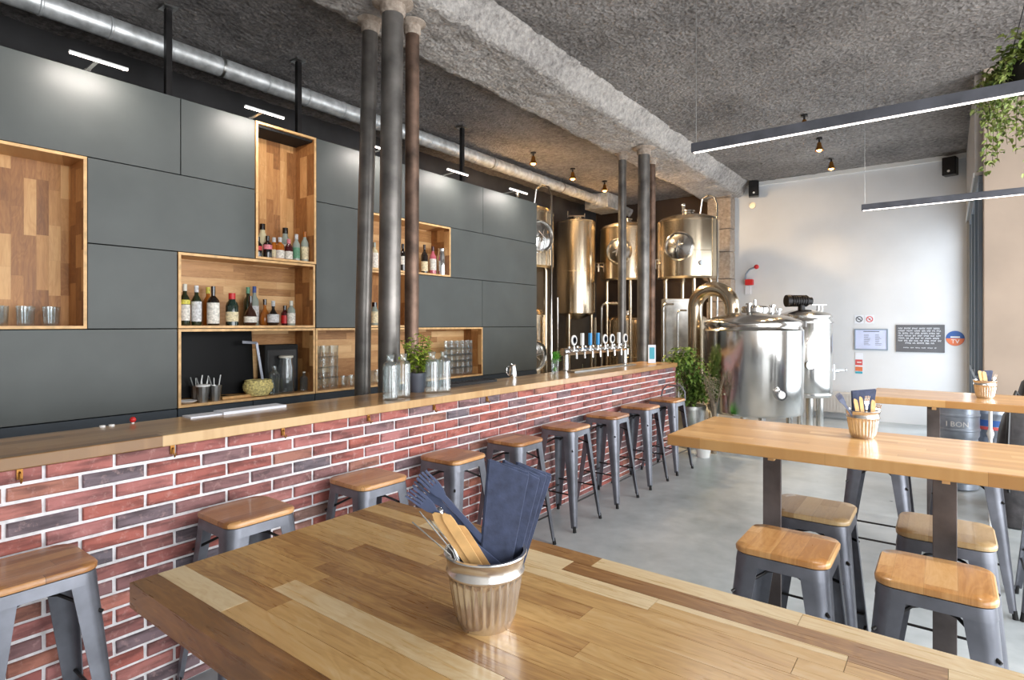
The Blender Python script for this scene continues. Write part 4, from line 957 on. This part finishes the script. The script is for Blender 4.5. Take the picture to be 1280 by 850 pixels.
# process pipes in front of the lower tanks
def pipe(pts, r, label, mat='steel'):
    return single('process_pipe', MB().tube(pts, r, 10), M[mat], label, 'pipe')
def loop(u0, u1, vt, d, z1=.0):
    a = atD(u0, vt, d); b_ = atD(u1, vt, d); r = (b_-a).length*.5; zt = a.z
    P = [(a.x,a.y,z1),(a.x,a.y,zt-.08)]
    for i in range(1,6):
        k = PI/2*i/5; q = a.lerp(b_, .35*(1-math.cos(k))); P.append((q.x,q.y,zt-.08+.08*math.sin(k)))
    P.append((b_.x,b_.y,zt)); return P
pipe(loop(752,775,379,9.7), .018, 'thin steel pipe bending over below the tank behind the far columns')
pipe(loop(829,842,380,8.9), .018, 'thin steel pipe bending over left of the big curved pipe')
pipe(loop(847,858,388,8.7), .016, 'short bent steel pipe beside the big curved pipe')
def vpipe(u, va, vb, d, r, label):
    a = atD(u, va, d); b_ = atD(u, vb, d); return pipe([(a.x,a.y,max(0,b_.z)),(a.x,a.y,a.z)], r, label)
vpipe(744, 397, 560, 10.1, .02, 'thin upright steel pipe just right of the slim tank')
vpipe(697, 372, 560, 9.8, .016, 'thin upright steel pipe just left of the slim tank')
vpipe(728, 455, 560, 9.0, .015, 'thin upright steel pipe low behind the beer taps')
# control cabinet behind the curved pipe
q = atD(845, 420, 9.05); t = thing('control_cabinet', 'grey steel cabinet standing left of the big curved pipe', 'cabinet', (q.x, q.y, 0), math.radians(37))
obj('body', MB().box(-.2,-.12,0,.2,.12,1.98), M['steel_rough'], t, smooth=0, bevel=.01)
obj('door', MB().box(-.18,-.132,.08,.18,-.12,1.94), M['steel_rough'], t, smooth=0, bevel=.004)
# big kettle
K = atD(940, 460, 7.5); KR = .605
t = thing('brew_kettle', 'largest polished steel brewing kettle at the end of the bar', 'kettle', (K.x,K.y,0))
obj('shell', MB().lathe([(0,.425),(KR*.8,.435),(KR*.97,.455),(KR,.49),(KR,1.50),(KR+.004,1.505),(KR*.97,1.53),(KR*.955,1.56)], 96), M['steel'], t, smooth=30)
obj('lid', MB().lathe([(KR*.955,1.555),(KR*.99,1.565),(KR*.995,1.60),(KR*.96,1.625),(KR*.8,1.67),(KR*.55,1.715),(KR*.3,1.745),(0,1.755)], 96), M['steel'], t, smooth=50)
for i in range(4):
    a = .5+PI/2*i; c, s_ = .46*math.cos(a), .46*math.sin(a)
    obj('leg', MB().cyl((c,s_,0),(c,s_,.45),.04,16).cyl((c,s_,0),(c,s_,.02),.07,16), M['steel'], t)
cam = math.atan2(-K.y,-K.x)
def on(a, r, z): return Vector((math.cos(a)*r, math.sin(a)*r, z))
a = cam+.52
g_ = obj('gauge', MB().tube([on(a,KR-.02,.74),on(a,KR+.05,.74)], .068, 24).tube([on(a,KR+.05,.74),on(a,KR+.055,.74)], .05, 24), M['chrome'], t)
obj('dial', MB().tube([on(a,KR+.055,.74),on(a,KR+.058,.74)], .045, 24), M['white'], g_)
mw = MB().lathe([(.17,1.74),(.17,1.80),(.15,1.82),(0,1.84)], 32, tuple(RT*.04+Vector((0,0,-.005))))
mw.cyl(RT*.04+UP*1.83, RT*.04+UP*1.90, .015, 8)
obj('manway', mw, M['steel'], t)
for dx, hh in ((-.08,1.85),(.22,1.83),(.30,1.78)):
    obj('fitting', MB().cyl(RT*dx+TO*.1+UP*1.68, RT*dx+TO*.1+UP*hh, .025, 12).cyl(RT*dx+TO*.1+UP*(hh-.02), RT*dx+TO*.1+UP*hh, .04, 12), M['chrome'], t)
obj('clamp', MB().box(-.03,-.03,1.55,.03,.03,1.62).shift(-on(cam+1.35,KR*1.0,0)), M['chrome'], t, smooth=0)
# swan neck vapour pipe
A_ = atD(915, 392, 7.75); B_ = atD(869, 392, 8.15); P = [(A_.x,A_.y,1.66),(A_.x,A_.y,1.82)]
for i in range(1, 12):
    k = PI*i/12; q = A_.lerp(B_, .5*(1-math.cos(k))); P.append((q.x,q.y,1.82+.25*math.sin(k)))
P += [(B_.x,B_.y,1.82),(B_.x,B_.y,.0)]
single('vapour_pipe', MB().tube(P, .1, 24), M['steel_b'], 'wide curved steel vapour pipe arching over left of the kettle', 'pipe', smooth=50)
# second vessel
V2 = atD(1006, 450, 8.6); VR = .365
t = thing('brew_vessel', 'smaller polished steel vessel standing right behind the kettle', 'kettle', (V2.x,V2.y,0))
obj('shell', MB().lathe([(0,.50),(VR*.8,.51),(VR*.97,.525),(VR,.55),(VR,1.64),(VR*.97,1.66),(VR*.95,1.68)], 64), M['steel'], t, smooth=30)
obj('jacket_edge', MB().lathe([(VR+.001,.56),(VR+.018,.56),(VR+.018,.58),(VR+.001,.58)], 64).lathe([(VR+.001,1.60),(VR+.018,1.60),(VR+.018,1.62),(VR+.001,1.62)], 64), M['steel'], t)
obj('lid', MB().lathe([(VR*.95,1.675),(VR*1.0,1.685),(VR*1.0,1.71),(VR*.9,1.74),(VR*.5,1.79),(0,1.81)], 64), M['steel'], t, smooth=50)
for dx in (.02,.17):
    obj('leg', MB().cyl(RT*dx+TO*.1, RT*dx+TO*.1+UP*.53, .05, 20), M['steel'], t)
for dx in (-.15,.0):
    obj('leg', MB().cyl(RT*dx-TO*.15, RT*dx-TO*.15+UP*.53, .04, 20), M['steel'], t)
mo = obj('mixer_motor', MB().cyl(RT*-.22+UP*1.93, RT*.04+UP*1.93, .075, 20).cyl(RT*-.28+UP*1.93, RT*-.22+UP*1.93, .09, 20).cyl(RT*.04+UP*1.93, RT*.1+UP*1.93, .055, 20).cyl(RT*-.05+UP*1.78, RT*-.05+UP*1.90, .05, 16), M['gun_dark'], t)
fn = MB()
for i in range(7): fn.cyl(RT*(-.2+i*.035)+UP*1.93, RT*(-.19+i*.035)+UP*1.93, .088, 20)
obj('cooling_fins', fn, M['gun_dark'], mo)
obj('clamp_handle', MB().cyl(RT*.2+UP*1.74, RT*.2+UP*1.87, .02, 10).bar(RT*.1+UP*1.87, RT*.32+UP*1.87, .02, .015).cyl(RT*.26+UP*1.76,RT*.26+UP*1.86,.012,8), M['steel'], t)
obj('sight_gauge', MB().tube([RT*-.12+TO*.33+UP*1.0, RT*-.12+TO*.40+UP*1.0], .06, 20), M['chrome'], t)
obj('outlet_valve', MB().tube([RT*.34+UP*.88, RT*.50+UP*.88], .022, 12).cyl(RT*.42+UP*.76, RT*.42+UP*.98, .03, 12).bar(RT*.46+UP*.90, RT*.60+UP*.90, .016, .012).sphere(tuple(RT*.61+UP*.90), .02, 10, 6), M['chrome'], t)
q = atD(1040, 520, 9.6)
t = thing('wall_radiator', 'low pale grey box radiator standing by the end wall', 'radiator', (-1.62, 10.9, 0))
obj('body', MB().box(-.42,-.08,.12,.42,.08,.46), M['side_wall'], t, smooth=0, bevel=.015)
fn = MB()
for i in range(18): fn.box(-.4+i*.046,-.085,.14,-.385+i*.046,-.08,.44)
obj('fins', fn, M['side_wall'], t, smooth=0)
obj('foot', MB().box(-.36,-.04,0,-.32,.04,.13).box(.32,-.04,0,.36,.04,.13), M['side_wall'], t, smooth=0)
obj('pipe', MB().cyl((-.5,-.03,.4),(.5,-.03,.4),.014,10).cyl((.5,-.03,.0),(.5,-.03,.4),.014,10), M['white'], t)

# ================================================================= END WALL FITTINGS
YW = YF
def wallbox(u0, v0, u1, v1, dy=.0):
    a = atY(u0, v0, YW); b_ = atY(u1, v1, YW); return a.x, b_.x, b_.z, a.z
for u, v, nm in ((931,237,'small black loudspeaker high at the left of the end wall'),(1188,207,'small black loudspeaker high at the right of the end wall')):
    q = atY(u, v, YW-.12); t = thing('loudspeaker', nm, 'speaker', (q.x if u > 1000 else -2.80, YW-.16, q.z-.16), .25 if u < 1000 else -.25)
    obj('cabinet', MB().box(-.085,-.09,0,.085,.07,.27), M['black'], t, smooth=0, bevel=.01)
    obj('grille', MB().box(-.07,-.094,.04,.07,-.09,.255), M['gun_dark'], t, smooth=0)
    obj('logo', MB().cyl((0,-.0945,.055),(0,-.097,.055),.018,14), M['white'], t)
    obj('bracket', MB().box(-.02,.07,.1,.02,.13,.15), M['black'], t, smooth=0)
q = atY(941,257,YW); t = thing('wall_sensor', 'small round grey disc below the left loudspeaker', 'sensor', (q.x, YW, q.z))
obj('disc', MB().tube([(0,-.001,0),(0,-.02,0)], .055, 24), M['steel_rough'], t)
# arm with red knob and red box
q = atY(936,355,YW); t = thing('alarm_fitting', 'red wall box with a curved grey arm and red knob above the kettle', 'alarm', (q.x-.03, YW, q.z-.06)); t.scale = (.7,.8,.7)
obj('box', MB().box(-.02,-.12,.05,.17,-.001,.2), M['red'], t, smooth=0, bevel=.01)
obj('label_plate', MB().box(-.04,-.025,-.18,.1,-.001,.03), M['paper'], t, smooth=0)
obj('arm', MB().tube([(-.03,-.06,.2),(-.0,-.1,.34),(.1,-.14,.45),(.24,-.16,.50)], .022, 10), M['frame_grey'], t)
obj('knob', MB().sphere((.28,-.16,.51), .06, 14, 10), M['red'], t)
# two little round prohibition signs
for u, nm, mt in ((1074,'grey ringed round prohibition sign, left one over the framed notice','ink'),(1087,'red ringed round prohibition sign, right one over the framed notice','red_soft')):
    q = atY(u, 399, YW); t = thing('prohibition_sign', nm, 'sign', (q.x, YW, q.z))
    obj('plate', MB().box(-.065,-.006,-.07,.065,-.001,.07), M['paper'], t, smooth=0)
    rg = MB(); V = []; F = []
    for i in range(28):
        a = 2*PI*i/28
        for r in (.036,.05): V.append((r*math.cos(a),-.0075,r*math.sin(a)))
    for i in range(28): j = (i+1)%28; F.append((2*i,2*i+1,2*j+1,2*j))
    rg.add(V,F).bar((-.028,-.0075,.028),(.028,-.0075,-.028),.001,.012,(1,0,1))
    obj('ring', rg, M[mt], t, smooth=0)
    obj('symbol', MB().box(-.02,-.0074,-.008,.02,-.0066,.008) if u < 1080 else MB().cyl((0,-.0066,0),(0,-.0074,0),.014,14), M['ink'], t, smooth=0)
x0,x1,z0,z1 = wallbox(1068,411,1110,438)
t = thing('framed_notice', 'white notice in a thin grey frame on the end wall', 'notice', ((x0+x1)/2, YW, z0)); wd = (x1-x0)/2; hg = z1-z0
fr = MB().box(-wd,-.02,0,wd,-.001,.018).box(-wd,-.02,hg-.018,wd,-.001,hg).box(-wd,-.02,.018,-wd+.018,-.001,hg-.018).box(wd-.018,-.02,.018,wd,-.001,hg-.018)
obj('frame', fr, M['frame_grey'], t, smooth=0); obj('sheet', MB().box(-wd+.018,-.012,.018,wd-.018,-.002,hg-.018), M['paper_lilac'], t, smooth=0)
pr = MB().box(-wd*.45,-.0135,hg*.86,wd*.5,-.012,hg*.89)
rnd = random.Random(4)
for i in range(9): pr.box(-wd*.42,-.0135,hg*(.72-.06*i),-wd*(.42-rnd.uniform(.25,.4)),-.012,hg*(.735-.06*i)); pr.box(wd*.25,-.0135,hg*(.72-.06*i),wd*(.25+rnd.uniform(.2,.4)),-.012,hg*(.735-.06*i))
obj('print', pr, M['ink'], t, smooth=0)
x0,x1,z0,z1 = wallbox(1069,441,1078.5,467)
t = thing('safety_sign', 'narrow white, red and blue safety sign below the framed notice', 'sign', ((x0+x1)/2, YW, z0)); wd = (x1-x0)/2; hg = z1-z0
obj('plate', MB().box(-wd,-.008,0,wd,-.001,hg), M['paper'], t, smooth=0)
obj('red_panel', MB().box(-wd*.95,-.0095,hg*.4,wd*.95,-.008,hg*.68), M['red_soft'], t, smooth=0)
obj('white_text', MB().box(-wd*.5,-.0105,hg*.52,wd*.7,-.0095,hg*.57), M['white'], t, smooth=0)
obj('lower_panel', MB().box(-wd*.95,-.0095,hg*.12,wd*.95,-.008,hg*.33).box(-wd*.3,-.0099,hg*.16,-wd*.1,-.0095,hg*.3), [M['orange']], t, smooth=0)
obj('blue_strip', MB().box(-wd*.95,-.0095,0,wd*.95,-.008,hg*.1), M['teal'], t, smooth=0)
x0,x1,z0,z1 = wallbox(1120,406,1181,441)
t = thing('text_board', 'dark grey board covered with lines of pale writing', 'sign', ((x0+x1)/2, YW, z0)); wd = (x1-x0)/2; hg = z1-z0
obj('board', MB().box(-wd,-.02,0,wd,-.001,hg), M['board'], t, smooth=0)
wr = MB(); rnd = random.Random(9)
for ln in range(8):
    zc = hg*(.87-.09*ln) if ln < 7 else hg*.16; x = -wd*.9 if ln < 6 else (-wd*.6 if ln == 6 else -wd*.68); xe = wd*.9 if ln < 6 else (wd*.6 if ln == 6 else wd*.68)
    th = .011 if ln < 7 else .007
    while x < xe-.02:
        wl = min(rnd.uniform(.035,.09), xe-x); n = max(2, int(wl/.011))
        for c in range(n):
            xa = x+wl*c/n; hh = rnd.choice((1,.8,1.15)); k = rnd.random()
            wr.box(xa,-.0215,zc-th*hh,xa+wl/n*.35,-.02,zc+th*hh)
            wr.box(xa+wl/n*.35,-.0215,zc+(th*.5 if k < .5 else -th*.9),xa+wl/n*.8,-.02,zc+(th*.9 if k < .5 else -th*.4))
        x += wl+.018
obj('writing', wr, M['paper'], t, smooth=0)
q = atY(1194,423,YW); t = thing('round_sticker', 'round blue over red sticker at right of the text board', 'sticker', (q.x, YW, q.z)); R = .115
def seg(r, a0, a1, y, n=20):
    return [(r*math.cos(a0+(a1-a0)*i/n), y, r*math.sin(a0+(a1-a0)*i/n)) for i in range(n+1)]
obj('disc', MB().tube([(0,-.001,0),(0,-.006,0)], R, 32), M['blue'], t)
obj('lower_half', MB().add(seg(R*.98, PI, 2*PI, -.0068), [tuple(range(21))]), M['orange'], t, smooth=0)
def text_mesh(body, size, ext=.001):
    cu = bpy.data.curves.new('text', 'FONT'); cu.body = body; cu.size = size; cu.extrude = ext; cu.align_x = 'CENTER'; cu.resolution_u = 2
    o = bpy.data.objects.new('text', cu); COL.objects.link(o)
    dg = bpy.context.evaluated_depsgraph_get(); me = bpy.data.meshes.new_from_object(o.evaluated_get(dg))
    bpy.data.objects.remove(o); mb = MB(); mb.v = [tuple(v.co) for v in me.vertices]; mb.f = [list(p.vertices) for p in me.polygons]; mb.m = [0]*len(mb.f)
    bpy.data.meshes.remove(me); return mb
tx = text_mesh('TV', .085); tx.v = [(x,-.008-z,y-.075) for x,y,z in tx.v]; obj('letters', tx, M['white'], t, smooth=0)
obj('white_band', MB().box(-R*.5,-.0075,.01,R*.5,-.0062,.03), M['white'], t, smooth=0)

# ================================================================= PENDANTS AND SPOTS
for (x0, x1, y, z, nm) in ((-1.02,.52,2.84,2.435,'long slim grey pendant light over the middle table'),(-.52,.98,5.05,2.435,'long slim grey pendant light over the far table')):
    t = thing('linear_pendant', nm, 'lamp', ((x0+x1)/2, y, z)); L2 = (x1-x0)/2
    obj('housing', MB().box(-L2,-.018,0,L2,.018,.045), M['gun'], t, smooth=0, bevel=.002)
    obj('led_strip', MB().box(-L2+.01,-.008,-.002,L2-.01,.008,.0), M['led'], t, smooth=0)
    for s_ in (-1,1):
        if s_ == 1: obj('cable', MB().cyl((L2-.02,0,.045),(L2-.02,0,ZC-z-.0),.0018,6), M['steel_rough'], t)
        else: obj('cable', MB().cyl((-L2+.02,0,.045),(-L2+.02,0,ZC-z-.0),.0018,6), M['steel_rough'], t)
spots = [(-1.42,7.87,ZC,'nearest ceiling spot of the right row'),(-1.43,8.97,ZC,'middle ceiling spot of the right row'),(-1.45,10.15,ZC,'ceiling spot of the right row closest to the end wall'),
 (-4.8,6.86,ZL,'nearest ceiling spot of the left row beside the duct'),(-4.8,7.96,ZL,'middle ceiling spot of the left row beside the duct'),(-4.78,9.0,ZL,'ceiling spot of the left row above the duct fan')]
for x, y, z, nm in spots:
    t = thing('ceiling_spot', 'small amber '+nm, 'lamp', (x, y, z-.02), 0, None)
    obj('stem', MB().cyl((0,0,.02),(0,0,-.05),.012,10).cyl((0,0,.0),(0,0,.02),.04,14), M['gun_dark'], t)
    obj('shade', MB().lathe([(.02,-.04),(.028,-.06),(.032,-.09),(.055,-.155),(.052,-.155),(.028,-.09),(.0,-.07)], 20), M['brass'], t)
    obj('bulb', MB().sphere((0,0,-.135), .036, 14, 8), M['bulb'], t)

# ================================================================= PLANTS
def bushy(pts, n, L, W, seed, spread, mb=None):
    rnd = random.Random(seed); mb = mb or MB()
    for i in range(n):
        c = pts[rnd.randrange(len(pts))]; d = Vector((rnd.gauss(0,1), rnd.gauss(0,1), rnd.gauss(0,1)))
        q = Vector(c[:3])+d.normalized()*c[3]*rnd.random()**.5
        a = rnd.uniform(0,2*PI); mb.leaf(q, (math.cos(a),math.sin(a),rnd.uniform(-.8,.3)), (0,0,1), L*rnd.uniform(.7,1.3), W*rnd.uniform(.7,1.3))
    return mb
# floor plant at the end of the bar
px, py = -2.66, 7.33
t = thing('potted_plant', 'leafy green trailing plant in a tall planter at the bar end', 'plant', (px, py, 0))
obj('planter', MB().lathe([(0,0),(.15,0),(.19,.5),(.2,.5),(.2,.54),(.17,.54),(.165,.5),(0,.49)], 32), M['steel_rough'], t)
obj('foliage', bushy([(-.12,-.14,1.1,.17),(-.04,-.08,1.15,.18),(-.18,.0,1.02,.2),(.04,.0,1.0,.19),(.09,.02,.84,.15),(.14,.02,.7,.13),(.0,.05,.85,.2),(.0,0,.65,.14)], 1500, .062, .036, 21, 1), M['ficus'], t, smooth=60)
st = MB(); rnd = random.Random(2)
for i in range(14):
    a = rnd.uniform(0,2*PI); st.tube([(.05*math.cos(a),.05*math.sin(a),.5),(.07*math.cos(a),.07*math.sin(a),.8),(.13*math.cos(a)-.05,.13*math.sin(a),1.1)], .005, 6)
obj('stems', st, M['stem'], t)
q = atD(883, 520, 7.1); t = thing('dry_shrub', 'sparse grey twiggy shrub between the plant and the kettle', 'plant', (-2.29, 7.13, 0))
obj('trunk', MB().tube([(0,0,.0),(.01,.0,.35),(0,.01,.6)], [.035,.03,.02], 12), M['bark'], t)
tw = MB(); rnd = random.Random(6)
for i in range(26):
    a = rnd.uniform(0,2*PI); tw.tube([(0,0,rnd.uniform(.3,.6)),(.06*math.cos(a),.06*math.sin(a),.7),(.12*math.cos(a),.12*math.sin(a),rnd.uniform(.7,1.0))], .003, 5)
obj('twigs', tw, M['bark'], t)
obj('foliage', bushy([(0,0,.75,.13),(-.03,0,.88,.1)], 180, .035, .02, 3, 1), leafmat('dusty', (110,112,84), (168,166,140)), t, smooth=60)
t = thing('green_bucket', 'bright green bowl shaped leaf clump on the floor beside the bar end', 'plant', (-2.33, 6.86, 0))
obj('pot', MB().lathe([(0,0),(.07,0),(.09,.12),(.085,.12),(0,.11)], 24), M['white'], t)
lf = MB(); rnd = random.Random(12)
for i in range(90):
    a = rnd.uniform(0,2*PI); lf.leaf((.03*math.cos(a),.03*math.sin(a),.11), (math.cos(a),math.sin(a),rnd.uniform(.4,3)), (0,0,1), rnd.uniform(.12,.26), .035, droop=.15)
obj('foliage', lf, M['lime'], t, smooth=60)
# hanging ivy
hx, hy = .50, 5.5
t = thing('hanging_ivy', 'trailing green ivy hanging from a basket at the upper right', 'plant', (hx, hy, 3.22))
obj('basket', MB().lathe([(0,0),(.12,.02),(.2,.16),(.21,.2),(.19,.2),(.11,.04),(0,.02)], 24), M['gun_dark'], t)
obj('soil', MB().lathe([(.185,.18),(0,.2)], 20), M['soil'], t)
ch = MB()
for i in range(3):
    a = 2*PI*i/3+.4; ch.cyl((.2*math.cos(a),.2*math.sin(a),.2),(0,0,ZC-3.22),.004,6)
obj('chains', ch, M['gun_dark'], t)
lf = MB(); st = MB(); rnd = random.Random(17)
for i in range(46):
    a = rnd.uniform(0,2*PI); r0 = rnd.uniform(.05,.2); L = rnd.uniform(.15,.75)*(1.0 if i % 3 else .5); r1 = r0+rnd.uniform(.03,.17)
    P = [Vector((r0*math.cos(a),r0*math.sin(a),.22)), Vector((r1*math.cos(a),r1*math.sin(a),.2)), Vector(((r1+.03)*math.cos(a),(r1+.03)*math.sin(a),.2-L*.5)), Vector(((r1+.02)*math.cos(a+.1),(r1+.02)*math.sin(a+.1),.2-L))]
    st.tube(P, .002, 5); nl = int(18+L*70)
    for k in range(nl):
        tt = k/nl*3; s_ = min(2,int(tt)); q = P[s_].lerp(P[s_+1], tt-s_); b_ = rnd.uniform(0,2*PI)
        q = q+Vector((rnd.uniform(-.03,.03),rnd.uniform(-.03,.03),rnd.uniform(-.02,.02)))
        lf.leaf(q, (math.cos(b_),math.sin(b_),rnd.uniform(-.9,.1)), (0,0,1), rnd.uniform(.03,.05), rnd.uniform(.026,.04))
bushy([(0,0,.24,.22),(-.05,-.05,.28,.2)], 500, .05, .04, 33, 1, lf)
obj('foliage', lf, M['ivy'], t, smooth=60); obj('vines', st, M['stem'], t)

# ================================================================= KEGS AND BAGS BY THE BEIGE WALL
def keg(x, y, z, r, h, label, mat='keg', band=None, text=None):
    t = thing('beer_keg', label, 'keg', (x,y,z))
    obj('body', MB().lathe([(r*.55,.04),(r*.9,.05),(r*.97,.08),(r*.97,h*.3),(r,h*.32),(r,h*.35),(r*.97,h*.37),(r*.97,h*.63),(r,h*.65),(r,h*.68),(r*.97,h*.7),(r*.97,h*.84),(r*.85,h*.9),(r*.4,h*.93),(0,h*.93)], 48), M[mat], t)
    obj('bottom_rim', MB().lathe([(r*.9,.06),(r*.93,.0),(r*.88,.0),(r*.86,.06)], 40), M[mat], t)
    rim = MB(); V = []; F = []; n = 56
    for i in range(n):
        a = 2*PI*i/n; g = abs(((a/(PI))%1)-.5) < .09; zt = h; zb = h*.86
        V += [(r*.9*math.cos(a),r*.9*math.sin(a),zb),(r*.93*math.cos(a),r*.93*math.sin(a),zt),(r*.89*math.cos(a),r*.89*math.sin(a),zt),(r*.86*math.cos(a),r*.86*math.sin(a),zb)]
    for i in range(n):
        j = (i+1)%n; a = 2*PI*(i+.5)/n
        if abs(((a-math.atan2(-y,-x))/(PI)+.5)%1-.5) < .07: continue
        for k in range(4): F.append((4*i+k,4*j+k,4*j+(k+1)%4,4*i+(k+1)%4))
    rim.add(V,F); obj('top_rim', rim, M[mat], t)
    obj('valve', MB().cyl((0,0,h*.92),(0,0,h*.97),.03,16), M['steel'], t)
    if band:
        obj('band', MB().lathe([(r*.975,h*.38),(r*.98,h*.38),(r*.98,h*.52),(r*.975,h*.52)], 48), M[band], t)
        obj('red_band', MB().lathe([(r*.975,h*.30),(r*1.005,h*.30),(r*1.005,h*.37),(r*.975,h*.37)], 48), M['red_soft'], t)
    if text:
        tx = text_mesh(text, .07, .0005); a0 = math.atan2(-y,-x)+.12; V = []
        for X, Y_, Z_ in tx.v:
            a = a0+X/r; rr = r*.972+.0015+Z_; V.append((rr*math.cos(a), rr*math.sin(a), h*.42+Y_))
        tx.v = V; obj('lettering', tx, M['white'], t, smooth=0)
kx, ky = atD(1192, 540, 5.15).x, atD(1192, 540, 5.15).y
ky += .6; kx = atY(1193, 500, ky).x
keg(kx, ky, .012, .2, .42, 'grey steel keg on the floor under the stacked one')
keg(kx, ky, .434, .2, .42, 'grey steel keg with white lettering, on top of another keg', text='I BON')
k2 = atY(1232, 500, ky+.28)
keg(k2.x+.06, ky+.3, .012, .17, .42, 'steel keg on the floor behind, under the banded keg')
keg(k2.x+.06, ky+.3, .434, .17, .42, 'steel keg with blue and red bands beside the lettered keg', band='blue')
t = thing('turned_post', 'slim whitish post with turned knobs beside the kegs', 'post', (atY(1238, 530, 5.62).x, 5.62, 0))
obj('shaft', MB().lathe([(0,0),(.03,0),(.03,.02),(.012,.04),(.011,.3),(.02,.32),(.011,.34),(.011,.55),(.022,.58),(.011,.61),(.012,.72),(.024,.76),(.012,.80),(.012,.98),(0,.99)], 16), M['white'], t)
def bag(x, y, w_, h, d, lean, rz, mat, label):
    t = thing('carry_bag', label, 'bag', (x,y,0), rz); mb = MB(); n = 26; V = []; F = []
    lv = 12
    for i in range(lv+1):
        k = i/lv; z = .01+h*k; s_ = (math.sin(PI*min(1,.12+k*.88))**.35) if k > .6 else 1.0
        for j in range(n):
            a = 2*PI*j/n; ex = lambda c: math.copysign(abs(c)**.6, c)
            wob = 1+.06*noise.noise(Vector((j*.4, k*5, x*3)))
            V.append((ex(math.cos(a))*w_/2*s_*wob, ex(math.sin(a))*d/2*s_*wob+lean*k, z))
    for i in range(lv):
        for j in range(n): F.append((i*n+j, i*n+(j+1)%n, (i+1)*n+(j+1)%n, (i+1)*n+j))
    F.append(tuple(range(n-1,-1,-1))); F.append(tuple(range(lv*n,(lv+1)*n)))
    obj('body', mb.add(V,F), M[mat], t, smooth=60)
    obj('strap', MB().tube([(-w_*.3,-d*.5,h*.3),(-w_*.32,-d*.62+lean*.5,h*.6),(-w_*.2,lean-d*.3,h*.98),(.0,lean,h*1.12),(w_*.25,lean,h*1.0)], .014, 8), M['black'], t)
    return t
bag(.44, 5.98, .26, .93, .2, .1, .1, 'leather', 'black leather like bag leaning under the far table at right')
bag(.74, 5.98, .28, 1.0, .2, .1, -.1, 'grey_cloth', 'grey bag next to the black one at the right edge')
bag(.62, 6.45, .34, 1.18, .22, .1, .2, 'leather', 'tall black bag whose strap rises over the far table edge')

# ================================================================= LIGHT
wd_ = bpy.data.worlds.new('daylight'); S.world = wd_; wd_.use_nodes = True; nt = wd_.node_tree
bg = nt.nodes['Background']; sky = nt.nodes.new('ShaderNodeTexSky'); sky.sky_type = 'HOSEK_WILKIE'; sky.turbidity = 6; sky.ground_albedo = .5
sky.sun_direction = Vector((.3,-.5,.8)).normalized()
mxn = nt.nodes.new('ShaderNodeMix'); mxn.data_type = 'RGBA'; mxn.inputs['Factor'].default_value = .75; nt.links.new(sky.outputs[0], mxn.inputs[6]); mxn.inputs[7].default_value = (.82,.92,1.0,1)
nt.links.new(mxn.outputs[2], bg.inputs['Color']); bg.inputs['Strength'].default_value = 1.2
def area(name, loc, rot, sx, sy, power, col):
    l = bpy.data.lights.new(name, 'AREA'); l.shape = 'RECTANGLE'; l.size = sx; l.size_y = sy; l.energy = power; l.color = col
    o = bpy.data.objects.new(name, l); COL.objects.link(o); o.location = loc; o.rotation_euler = rot; return o
cold = (.86,.93,1.0)
for i, yc in enumerate((-.75, 2.25, 5.25)):
    area('window_daylight', (XR-.02, yc, 1.9), (0, math.radians(90), 0), 3.1, 2.6, (115,165,190)[i], (.98,.985,1))
area('window_daylight', (XW-.03, 9.35, 1.6), (0, math.radians(90), 0), 2.9, 3.1, 85, cold)
def spot(name, loc, tgt, power, col, ang=80, r=.03):
    l = bpy.data.lights.new(name, 'SPOT'); l.energy = power; l.color = col; l.spot_size = math.radians(ang); l.spot_blend = .8; l.shadow_soft_size = r
    o = bpy.data.objects.new(name, l); COL.objects.link(o); o.location = loc; d = Vector(tgt)-Vector(loc); o.rotation_euler = d.to_track_quat('-Z','Y').to_euler(); return o
warm = (1,.68,.36)
for x, y, z, nm in spots[3:]: spot('spot_beam', (x,y,z-.2), (x-.1,y+.7,0), 420, warm, 130, .1)
for x, y, z, nm in spots[:3]: spot('spot_beam', (x,y,z-.2), (x-.3,y,0), 35, warm, 110, .06)
spot('spot_beam', (-3.9, 8.2, 3.85), (T4.x, T4.y, 2.9), 160, warm, 110, .1)
for (a, b2) in bars:
    area('picture_light_beam', (XC+.20, (a+b2)/2, 3.165), (0,math.radians(40),0), .02, b2-a, 3.6, (1,.9,.84))
for (x0, x1, y) in ((-1.02,.52,2.84),(-.52,.98,5.05)):
    area('pendant_beam', ((x0+x1)/2, y, 2.428), (0,0,0), x1-x0, .03, 14, (1,.93,.85))

cam_d = bpy.data.cameras.new('camera'); cam_o = bpy.data.objects.new('camera', cam_d); COL.objects.link(cam_o)
cam_d.sensor_fit = 'HORIZONTAL'; cam_d.sensor_width = 36; cam_d.lens = FPX/1280*36; cam_d.shift_y = (VY-425)/1280
cam_o.location = (0,0,EYE); cam_o.rotation_euler = (math.radians(90), 0, math.atan2(SS,CC)); cam_d.clip_start = .02
S.camera = cam_o
S.view_settings.view_transform = 'Standard'; S.view_settings.look = 'None'; S.view_settings.gamma = 1; S.view_settings.use_curve_mapping = False
S.view_settings.exposure = 0.35
